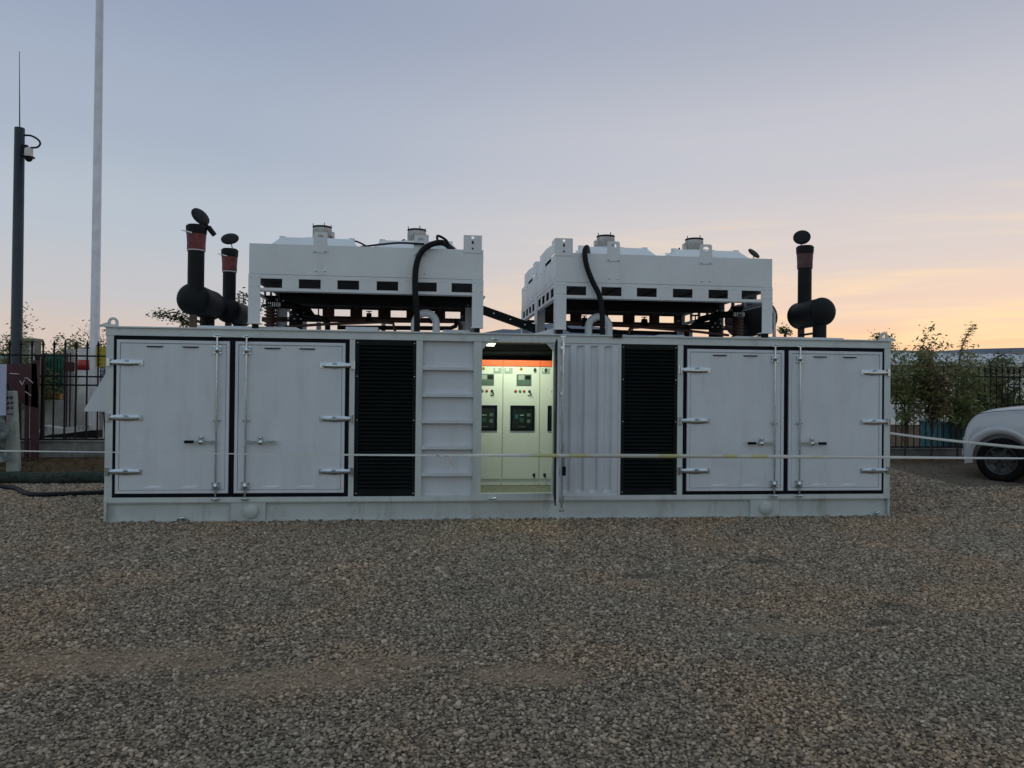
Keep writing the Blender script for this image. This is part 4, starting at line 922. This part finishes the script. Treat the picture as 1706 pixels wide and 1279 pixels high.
b = MB(); b.lathe((xc, 8.2, at(130, 616, 8).z), (0, 0, 1), [(0, r_), (0, r_+.004), (at(130, 602, 8).z-at(130, 619, 8).z, r_+.004), (at(130, 602, 8).z-at(130, 619, 8).z, r_)], 24); b.build('red_band', 'bred', cw)
a, c = at(107, 581, 8.6), at(122, 700, 8.6)
b = MB(); b.box(a.x, c.x, 8.6, 8.7, .44, a.z); b.box(a.x+.06, a.x+.09, 8.585, 8.6, .5, a.z-.1, 1); b.box(a.x+.14, a.x+.17, 8.585, 8.6, .5, a.z-.1, 1); b.box(a.x-.02, c.x+.02, 8.58, 8.6, at(110, 618, 8.6).z, at(110, 603, 8.6).z, 1)
tag(b.build('grey_locker', ['alu', 'maroon'], None, .006), 'grey metal locker with dark straps left of the white column', 'locker')
a, c = at(143, 582, 8.4), at(151, 700, 8.4)
b = MB(); b.box(a.x, c.x, 8.4, 8.6, .44, a.z); b.box(a.x-.03, c.x+.03, 8.37, 8.63, a.z, a.z+.06); tag(b.build('green_post', 'green', None, .006), 'dark green square post between the white column and the flagpole', 'post')
# slab with lettering lying behind the wall
P4 = [at(58, 728, 7.0), at(172, 728, 7.0), at(178, 708, 7.0), at(98, 719, 7.0)]
t = thing('lettered_slab', (P4[0].x+.6, 7.0, .44), 'white lettered plank lying on dark timber behind the left fence', 'plank')
b = MB(); b.prism([at(60, 729, 7.05), at(162, 729, 7.05), at(162, 716, 7.05), at(84, 724, 7.05)], (0, .3, 0)); b.build('timber', 'iron', t, .005)
b = MB(); b.prism([at(60, 720, 7.05), at(98, 724, 7.05), at(155, 716, 7.05), at(155, 708, 7.05), at(100, 713, 7.05), at(74, 708, 7.05)], (0, .25, 0)); pl = b.build('plank', 'colw', t, .005)
b = MB()
for xx, yy in ((77, 715), (107, 716), (132, 713.5), (139, 713), (147, 711.5)):
    q = at(xx, yy, 7.04); b.tube(arc(q+Vector((0, 0, .018)), .020, 0, 250, 8, (1, 0, 0), (0, 0, 1)), .006, 5); b.tube([q+Vector((.02, 0, -.03)), q+Vector((-.02, 0, -.03))], .006, 5)
b.build('lettering', 'ink', pl)
# black hose on the ground and dark kerb roll
b = MB(); pp = [(-13.5, 4.3), (-11.2, 4.2), (-9.9, 4.1), (-9.2, 3.7), (-8.7, 3.05), (-8.3, 2.75), (-7.6, 2.95), (-6.9, 3.15), (-6.3, 3.3), (-5.9, 3.3)]
b.tube(smooth([(x, y, float(hgt(x, y))+.045) for x, y in pp], 6), .045, 12)
b.lathe((-6.5, 3.25, .055+.0), (1, .05, 0), [(0, .056), (0, .065), (.35, .065), (.35, .056)], 14, 1)
tag(b.build('ground_hose', ['rub', 'alu']), 'thick black hose lying on the gravel and running into the left end of the container', 'hose')
b = MB(); xs_ = np.arange(-15, -5.9, .25); b.tube([(x, 4.75+.03*math.sin(x*3), .10+.015*math.sin(x*5)) for x in xs_], .125, 10)
tag(b.build('netting_roll', 'mulch'), 'long dark green roll of netting along the foot of the earth bank', 'netting')

# ------------------------------------------------------------------ plants
def leaves(b, c, d, n, size, droop=.6, mi=None, narrow=.32):
    for _ in range(n):
        p = Vector(c)+Vector(rng.normal(0, 1, 3).tolist())*d
        a = rng.uniform(0, 6.28); tl = rng.uniform(-.2, 1.0)*droop
        u = Vector((math.cos(a), math.sin(a), -tl)).normalized(); v = u.cross(Vector((rng.normal(), rng.normal(), rng.normal()))).normalized()
        L = size*rng.uniform(.6, 1.3); W_ = L*narrow
        b.add([p, p+u*L*.5+v*W_*.5, p+u*L, p+u*L*.5-v*W_*.5], [(0, 1, 2, 3)], rng.integers(0, 2) if mi is None else mi)
def shrub(name, base, h, spread, nb, nl, mats, label, cat='shrub', grp=None, size=.10, lean=(0, 0), tube_r=.028, top_only=0, droop=.6, narrow=.32, ls=.09):
    t = thing(name, base, label, cat, grp); base = Vector(base)
    wood = MB(); fo = MB()
    trunk_top = base+Vector((lean[0]*.3, lean[1]*.3, h*.35))
    wood.tube([base, base.lerp(trunk_top, .5)+Vector((.02, 0, 0)), trunk_top], [tube_r, tube_r*.8, tube_r*.6], 7)
    br = MB()
    for k in range(nb):
        a = rng.uniform(0, 6.28); rr = spread*rng.uniform(.2, 1); hh = h*rng.uniform(.26, 1.0)**.85
        st = base.lerp(trunk_top, rng.uniform(.3, 1))
        en = base+Vector((math.cos(a)*rr+lean[0], math.sin(a)*rr*.6+lean[1], hh))
        mid = st.lerp(en, .5)+Vector((0, 0, .08*h))
        pts_ = smooth([st, mid, en], 5); br.tube(pts_, [tube_r*.30*(1-.75*i/len(pts_)) for i in range(len(pts_))], 4)
        m = max(2, int(nl/nb/len(pts_)*2.0))
        for i, q in enumerate(pts_):
            if i/len(pts_) < .3: continue
            leaves(fo, q, ls, m, size, droop, narrow=narrow)
    wood.build('trunk', 'bark', t); br.build('branches', 'bark', t); fo.build('foliage', mats, t)
    return t
GR = 'shrubs by the right-hand fence'
spec = [ (1508, 5.5, 3.35, .95, 20, 2500, ['leafo', 'leafd'], 'dark leafy shrub right beside the container corner'),
         (1552, 5.4, 2.95, .8, 19, 2100, ['leafo', 'leafr'], 'reddish-topped shrub second from the container corner'),
         (1595, 5.6, 3.0, 1.0, 20, 2300, ['leafo', 'leafd'], 'dense green shrub in front of the teal bin'),
         (1628, 6.6, 2.35, .75, 22, 2300, ['leafo', 'leafd'], 'sparse olive shrub just left of the car bonnet'),
         (1668, 7.4, 2.7, .85, 20, 2100, ['leafo', 'leafb'], 'drooping dark shrub behind the car bonnet'),
         (1705, 7.6, 2.0, .9, 20, 2200, ['leafo', 'leafo'], 'low olive bush at the right edge behind the car') ]
for (pxx, Y, h, sp, nb, nl, mm, lb) in spec:
    x = at(pxx, 700, Y).x; shrub('shrub', (x, Y, float(hgt(x, min(Y, 6.2)))), h, sp, nb, nl, mm, lb, 'shrub', GR, size=.125, droop=1.3, ls=.095)
# tall feathery sprig
bs = at(1598, 640, 6.3); t = thing('sapling', (bs.x, 6.3, .44), 'tall thin sapling whose feathery tip leans right above the right shrubs', 'sapling')
pp = smooth([(bs.x-.1, 6.3, .44), at(1596, 640, 6.3), at(1600, 590, 6.3), at(1608, 565, 6.3), at(1621, 542, 6.3)], 10)
b = MB(); b.tube(pp, [.03*(1-.8*i/len(pp)) for i in range(len(pp))], 6); b.build('trunk', 'bark', t)
b = MB()
for q in pp[18:]: leaves(b, q, .045, 10, .09, .5)
b.build('foliage', ['leafd', 'leafr'], t)
bs = at(1655, 660, 8.0); t = thing('sapling', (bs.x, 8.0, .44), 'arching dark sapling against the pale shed at the right', 'sapling')
pp = smooth([(bs.x-.9, 8, .44), at(1640, 640, 8), at(1648, 607, 8), at(1670, 591, 8), at(1683, 600, 8)], 10)
b = MB(); b.tube(pp, [.03*(1-.7*i/len(pp)) for i in range(len(pp))], 6); b.build('trunk', 'bark', t)
b = MB()
for q in pp[16:]: leaves(b, q+Vector((0, 0, -.12)), .10, 11, .12, 2)
b.build('foliage', ['leafb', 'leafd'], t)
# left plants
GLf = 'bushes behind the left fence'
for (pxx, Y, h, sp, nb, nl, mm, lb, sz, py) in ((8, 7.3, 3.5, .7, 24, 2400, ['leafo', 'leafd'], 'tall wispy green bush at the left frame edge', .10, 0),
        (50, 9.0, 2.3, .9, 22, 2600, ['leafd', 'leafo'], 'dark bush behind the gate pillar', .10, 0),
        (112, 12.5, 3.05, 1.2, 28, 4200, ['leafd', 'leafo'], 'round dark bush behind the white column', .14, 0),
        (90, 12.0, 2.6, 1.0, 22, 2800, ['leafd', 'leafd'], 'lower dark bush left of the round one', .13, 0),
        (148, 9.3, 3.2, .35, 8, 380, ['leafb', 'leafr'], 'thin upright shrub just left of the flagpole', .09, 0),
        (176, 8.6, 2.9, .35, 10, 500, ['leafr', 'leafr'], 'rusty thin shrub at the flagpole sign', .09, 0)):
    x = at(pxx, 640, Y).x; shrub('bush', (x, Y, .44), h, sp, nb, nl, mm, lb, 'bush', GLf, size=sz, droop=1.0)
# tree behind the container whose twigs reach over the roof
def twig_tree(x, Y, pts, label, mats=('leafb', 'leafd')):
    t = thing('tree', (x, Y, .44), label, 'tree'); b = MB(); b.tube(smooth([(x, Y, .44), (x+.05, Y, 2.0), pts[0][0]], 6), [.06*(1-.5*i/13) for i in range(13)], 8); b.build('trunk', 'bark', t)
    b = MB(); f_ = MB()
    for br in pts:
        pp = smooth([pts[0][0]]+br if br is not pts[0] else br, 8); b.tube(pp, .011, 5)
        for q in pp[2:]: leaves(f_, q, .06, 6, .085, .8, narrow=.4)
    b.build('branches', 'bark', t); f_.build('foliage', list(mats), t)
tx = at(318, 600, 6.2).x
twig_tree(tx, 6.2, [[at(318, 545, 6.2), at(315, 530, 6.2), at(300, 522, 6.2), at(280, 521, 6.2), at(254, 528, 6.2)], [at(305, 533, 6.2), at(290, 528, 6.2), at(270, 524, 6.2), at(262, 519, 6.2)], [at(312, 540, 6.2), at(306, 532, 6.2), at(298, 526, 6.2)]], 'tree behind the container, leafy twigs showing left of the tall muffler')
tx = at(402, 600, 6.4).x
twig_tree(tx, 6.4, [[at(402, 530, 6.4), at(400, 510, 6.4), at(396, 488, 6.4)], [at(404, 520, 6.4), at(406, 500, 6.4), at(405, 487, 6.4)], [at(430, 520, 6.4), at(440, 500, 6.4)]], 'slim tree behind the container, tips showing between muffler and left cooler')
tx = at(1455, 600, 6.4).x
twig_tree(tx, 6.4, [[at(1458, 575, 6.4), at(1462, 566, 6.4), at(1455, 560, 6.4)], [at(1466, 566, 6.4), at(1464, 559, 6.4)], [at(1480, 580, 6.4), at(1485, 570, 6.4)]], 'small tree behind the right corner lifting lug')
tx = at(1308, 600, 6.4).x
twig_tree(tx, 6.4, [[at(1308, 555, 6.4), at(1306, 550, 6.4), at(1300, 548, 6.4)], [at(1312, 552, 6.4), at(1310, 548, 6.4)]], 'small tree just topping the roof between right cooler and muffler')
# weeds on the bank
b = MB()
for i in range(260):
    x = rng.uniform(-13, -6.3); y = rng.uniform(4.9, 6.05); z = float(hgt(x, y))
    for k in range(6):
        a = rng.uniform(0, 6.28); L = rng.uniform(.04, .16); b.add([(x, y, z), (x+.008, y, z), (x+math.cos(a)*L*.5, y+math.sin(a)*L*.5, z+L)], [(0, 1, 2)], 0)
o = b.build('dry_grass', 'grassm'); structure(o, 'stuff')

# ------------------------------------------------------------------ far things
def shed(x0, x1, y0, y1, zb, ze, zr, label):
    t = thing('long_shed', ((x0+x1)/2, y0, zb), label, 'shed')
    b = MB(); b.box(x0, x1, y0, y1, zb, ze); b.build('wall', 'bwall', t)
    b = MB(); ym = (y0+y1)/2
    for ya, ybk in ((y0-.7, ym), (ym, y1+.7)):
        za, zb_ = (ze-.1, zr) if ya < ym else (zr, ze-.1)
        b.prism([(x0-.4, ya, za), (x0-.4, ybk, zb_), (x0-.4, ybk, zb_+.12), (x0-.4, ya, za+.12)], (x1-x0+.8, 0, 0))
    rf = b.build('roof', 'broof', t)
    n = int((x1-x0)/1.1); b = MB()
    for i in range(n): xx = x0+(i+.5)*(x1-x0)/n; b.prism([(xx, y0-.69, ze-.03), (xx, ym-.05, zr+.07), (xx, ym-.05, zr+.17), (xx, y0-.69, ze+.07)], (.07, 0, 0))
    b.build('roof_rib', 'broof', rf)
    b = MB(); b.box(x0-.4, x1+.4, y0-.82, y0-.70, ze-.16, ze+.05); b.build('gutter', 'broof', t)
    for i in range(int((x1-x0)/4)):
        xx = x0+2+i*4; b = MB(); b.box(xx-.7, xx+.7, y0-.03, y0+.02, ze-1.7, ze-.8); w_ = b.build('window', 'glass', t)
        b = MB(); b.box(xx-.76, xx+.76, y0-.05, y0-.031, ze-.8, ze-.74); b.box(xx-.76, xx+.76, y0-.05, y0-.031, ze-1.76, ze-1.7); b.box(xx-.02, xx+.02, y0-.05, y0-.031, ze-1.7, ze-.8); b.build('frame', 'bwall', w_)
shed(12, 60, 24, 36, .44, 3.55, 4.25, 'long low white shed with pale metal roof behind the right shrubs')
shed(1.0, 11.5, 26, 34, .44, 4.2, 4.75, 'pale shed glimpsed under the right cooler')
a, c = at(1568, 715, 7.0), at(1612, 746, 7.0)
t = thing('storage_bin', ((a.x+c.x)/2, 7.0, .44), 'teal blue storage bin between the green shrub and the car', 'bin')
b = MB(); b.box(a.x, c.x+.3, 7.0, 7.9, .44, a.z+.15)
for k in range(5): q = a.x+(c.x+.3-a.x)*(k+.5)/5; b.box(q-.03, q+.03, 6.975, 7.0, .5, a.z+.1)
b.build('body', 'teal', t, .02)
b = MB(); b.box(a.x-.03, c.x+.33, 6.96, 7.94, a.z+.15, a.z+.21); b.build('lid', 'teal', t, .01)
# hills
def hills(name, Y, prof, dep, m):
    n = len(prof); b = MB(); vs = []
    for (pxx, pyy) in prof:
        q = at(pxx, pyy, Y); vs += [(q.x, Y-dep, -5), (q.x, Y-dep*.4, q.z*.55), (q.x, Y, q.z), (q.x, Y+dep, -5)]
    b.add(vs, [(4*i+k, 4*i+4+k, 4*i+5+k, 4*i+1+k) for i in range(n-1) for k in range(3)], 0, True)
    return structure(b.build(name, m))
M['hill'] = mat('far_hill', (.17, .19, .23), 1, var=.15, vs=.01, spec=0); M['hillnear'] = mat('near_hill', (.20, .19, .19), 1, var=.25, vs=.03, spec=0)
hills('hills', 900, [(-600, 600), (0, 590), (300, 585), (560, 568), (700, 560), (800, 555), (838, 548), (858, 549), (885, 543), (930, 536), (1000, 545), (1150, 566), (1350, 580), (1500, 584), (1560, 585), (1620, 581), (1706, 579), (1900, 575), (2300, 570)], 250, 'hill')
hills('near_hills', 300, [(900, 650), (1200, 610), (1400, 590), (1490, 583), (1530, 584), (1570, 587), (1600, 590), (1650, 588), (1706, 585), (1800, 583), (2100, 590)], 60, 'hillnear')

# ------------------------------------------------------------------ car
cz = .20
wp = at(1667, 768, 2.7); CR = rad(-50)
CARX, CARY = wp.x-.70*1.09*math.cos(CR), 2.7-.70*1.09*math.sin(CR)
t = thing('parked_car', (CARX, CARY, cz), 'white off-road car at the right edge, only its front wing in view', 'car', rz=CR); t.scale = (1.09,)*3
W2 = .93
# stations: x, z_bottom, z_belt, z_top, half-width at belt, half-width at top, y centre
st = [(0.00, .50, .62, .72, .60, .52), (.04, .42, .74, .92, .80, .68), (.12, .36, .88, 1.16, .90, .76), (.28, .34, .99, 1.33, .925, .77), (.55, .34, 1.06, 1.395, .93, .76), (.90, .34, 1.11, 1.44, .93, .76),
      (1.35, .34, 1.15, 1.465, .93, .77), (1.62, .34, 1.17, 1.50, .93, .78), (2.25, .34, 1.18, 2.0, .93, .68), (2.6, .34, 1.18, 2.07, .93, .67), (3.6, .34, 1.19, 2.08, .93, .67), (4.4, .36, 1.19, 2.03, .92, .66), (4.75, .42, 1.17, 1.72, .88, .70), (4.85, .5, 1.05, 1.3, .84, .74)]
b = MB(); vs = []; n = 18
for (x, zb, zm, zt, wb, wt) in st:
    half = [(0, zb), (wb*.80, zb), (wb*.95, zb+(zm-zb)*.10), (wb, zb+(zm-zb)*.45), (wb*.99, zb+(zm-zb)*.80), (wb*.965, zm), (wt+(wb-wt)*.35, zm+(zt-zm)*.60), (wt, zt-(zt-zm)*.12), (wt*.75, zt-.01), (0, zt+.01)]
    ring = [(x, -y, z) for y, z in half]+[(x, y, z) for y, z in half[-2:0:-1]]
    vs += ring
n = 18
b.add(vs, [(i*n+k, i*n+(k+1) % n, (i+1)*n+(k+1) % n, (i+1)*n+k) for i in range(len(st)-1) for k in range(n)]+[tuple(range(n)), tuple(range((len(st)-1)*n, len(st)*n))], 0, True)
# note: car parts are authored in the car's own frame
def cbuild(b, name, m, parent, bev=0): return b.build(name, m, parent, bev, org=(0, -W2, 0))
body = cbuild(b, 'body', 'car', t)
sub = body.modifiers.new('smooth', 'SUBSURF'); sub.levels = 2; sub.render_levels = 2
cut = MB()
for wx in (.70, 3.75):
    for sy in (-1, 1): cut.lathe((wx, sy*1.05, .44), (0, -sy, 0), [(0, 0), (0, .50), (.42, .50), (.42, 0)], 40)
# wheel wells are cut into the body mesh itself
cme = bpy.data.meshes.new('wells'); cme.from_pydata([tuple(Vector(v)-Vector((0, -W2, 0))) for v in cut.v], [], cut.f); 
bmc = bmesh.new(); bmc.from_mesh(cme); bmesh.ops.remove_doubles(bmc, verts=bmc.verts, dist=.0005); bmesh.ops.recalc_face_normals(bmc, faces=bmc.faces); bmc.to_mesh(cme); bmc.free()
cob = bpy.data.objects.new('wells', cme); col.objects.link(cob); cob.parent = t
bo = body.modifiers.new('wells', 'BOOLEAN'); bo.operation = 'DIFFERENCE'; bo.object = cob; bo.solver = 'EXACT'
bpy.context.view_layer.update()
dg = bpy.context.evaluated_depsgraph_get(); newme = bpy.data.meshes.new_from_object(body.evaluated_get(dg)); body.modifiers.clear(); body.data = newme
body.data.polygons.foreach_set('use_smooth', [True]*len(body.data.polygons))
try: body.data.set_sharp_from_angle(angle=rad(40))
except Exception: pass
bpy.data.objects.remove(cob)
for wx in (.70, 3.75):
    for sy in (-1, 1):
        ys_ = sy*.80
        b = MB(); ax = (0, sy, 0)
        b.lathe((wx, ys_-sy*.125, .41), ax, [(0, .27), (.0, .37), (.02, .405), (.06, .415), (.19, .415), (.23, .405), (.25, .37), (.25, .28), (.22, .27)], 40)
        wh = cbuild(b, 'wheel', 'tyre', t)
        b = MB(); b.lathe((wx, ys_-sy*.10, .41), ax, [(0, 0), (0, .27), (.215, .275), (.215, .25), (.17, .24), (.15, .10), (.17, .08), (.18, .0)], 32)
        for k in range(6):
            a = 2*math.pi*k/6+.2; d = Vector((math.cos(a), 0, math.sin(a))); s_ = Vector((-math.sin(a), 0, math.cos(a)))*.035; c0 = Vector((wx, ys_+sy*.105, .41))
            b.prism([c0+d*.05-s_, c0+d*.255-s_*.7, c0+d*.255+s_*.7, c0+d*.05+s_], (0, -sy*.03, 0))
        cbuild(b, 'rim', 'rim', wh)
        b = MB(); pr_ = [(.470, .0), (.50, .030), (.56, .040), (.60, .012), (.615, .0)]; vs = []; m_ = 22
        for i in range(m_+1):
            a = rad(-12+204*i/m_); tp = math.sin(math.pi*min(1, max(0, (i+1)/(m_+2))))**.6
            for (r_, o_) in pr_: vs.append((wx+r_*math.cos(a), sy*(.900+o_*tp), .44+r_*math.sin(a)))
        b.add(vs, [(i*5+k, i*5+k+1, (i+1)*5+k+1, (i+1)*5+k) for i in range(m_) for k in range(4)], 0, True); cbuild(b, 'wheel_arch_flare', 'car', t)
for sy in (-1, 1):
    b = MB(); b.prism([(1.72, sy*.885, 1.22), (2.30, sy*.745, 1.88), (2.75, sy*.73, 1.92), (2.75, sy*.885, 1.22)], (0, sy*.012, 0)); b.prism([(2.82, sy*.885, 1.22), (2.82, sy*.73, 1.92), (3.6, sy*.73, 1.92), (3.6, sy*.885, 1.22)], (0, sy*.012, 0)); b.prism([(3.68, sy*.885, 1.22), (3.68, sy*.73, 1.92), (4.3, sy*.73, 1.88), (4.45, sy*.885, 1.22)], (0, sy*.012, 0)); cbuild(b, 'side_window', 'glass', t)
    b = MB(); b.lathe((1.55, sy*1.02, 1.36), (0, sy, 0), [(0, .0), (0, .09), (.15, .11), (.2, .07), (.2, 0)], 16); b.box(1.50, 1.56, sy*.86, sy*1.04, 1.30, 1.34); b.box(1.50, 1.54, sy*1.06, sy*1.2, 1.36, 1.46, 1); cbuild(b, 'mirror', ['plas', 'zinc'], t)
    b = MB(); b.box(-.02, .04, sy*.40, sy*.55, .66, .80); cbuild(b, 'headlight', 'lamp', t, .01)
    b = MB(); b.box(1.40, 3.25, sy*.86, sy*.95, .30, .38); cbuild(b, 'side_step', 'plas', t, .01)
    b = MB(); b.box(1.60, 1.606, sy*.933, sy*.936, .5, 1.12); b.box(2.75, 2.756, sy*.933, sy*.936, .5, 1.12); b.box(2.4, 2.6, sy*.93, sy*.955, 1.02, 1.05); cbuild(b, 'door_seam', 'plas', t)
b = MB(); b.prism([(1.66, -.78, 1.50), (1.66, .78, 1.50), (2.22, .64, 1.99), (2.22, -.64, 1.99)], (-.012, 0, .01)); cbuild(b, 'windscreen', 'glass', t)
for sy in (-1, 1):
    b = MB(); b.tube([(.16, sy*.80, 1.185), (.30, sy*.825, 1.27), (.55, sy*.84, 1.325), (.9, sy*.845, 1.36), (1.5, sy*.85, 1.40)], .006, 5); cbuild(b, 'bonnet_seam', 'plas', t)
b = MB(); b.box(-.03, .02, -.38, .38, .62, .82); cbuild(b, 'grille', 'plas', t, .01)
b = MB(); b.box(-.03, .10, -.60, .60, .42, .58); cbuild(b, 'bumper', 'car', t, .04)
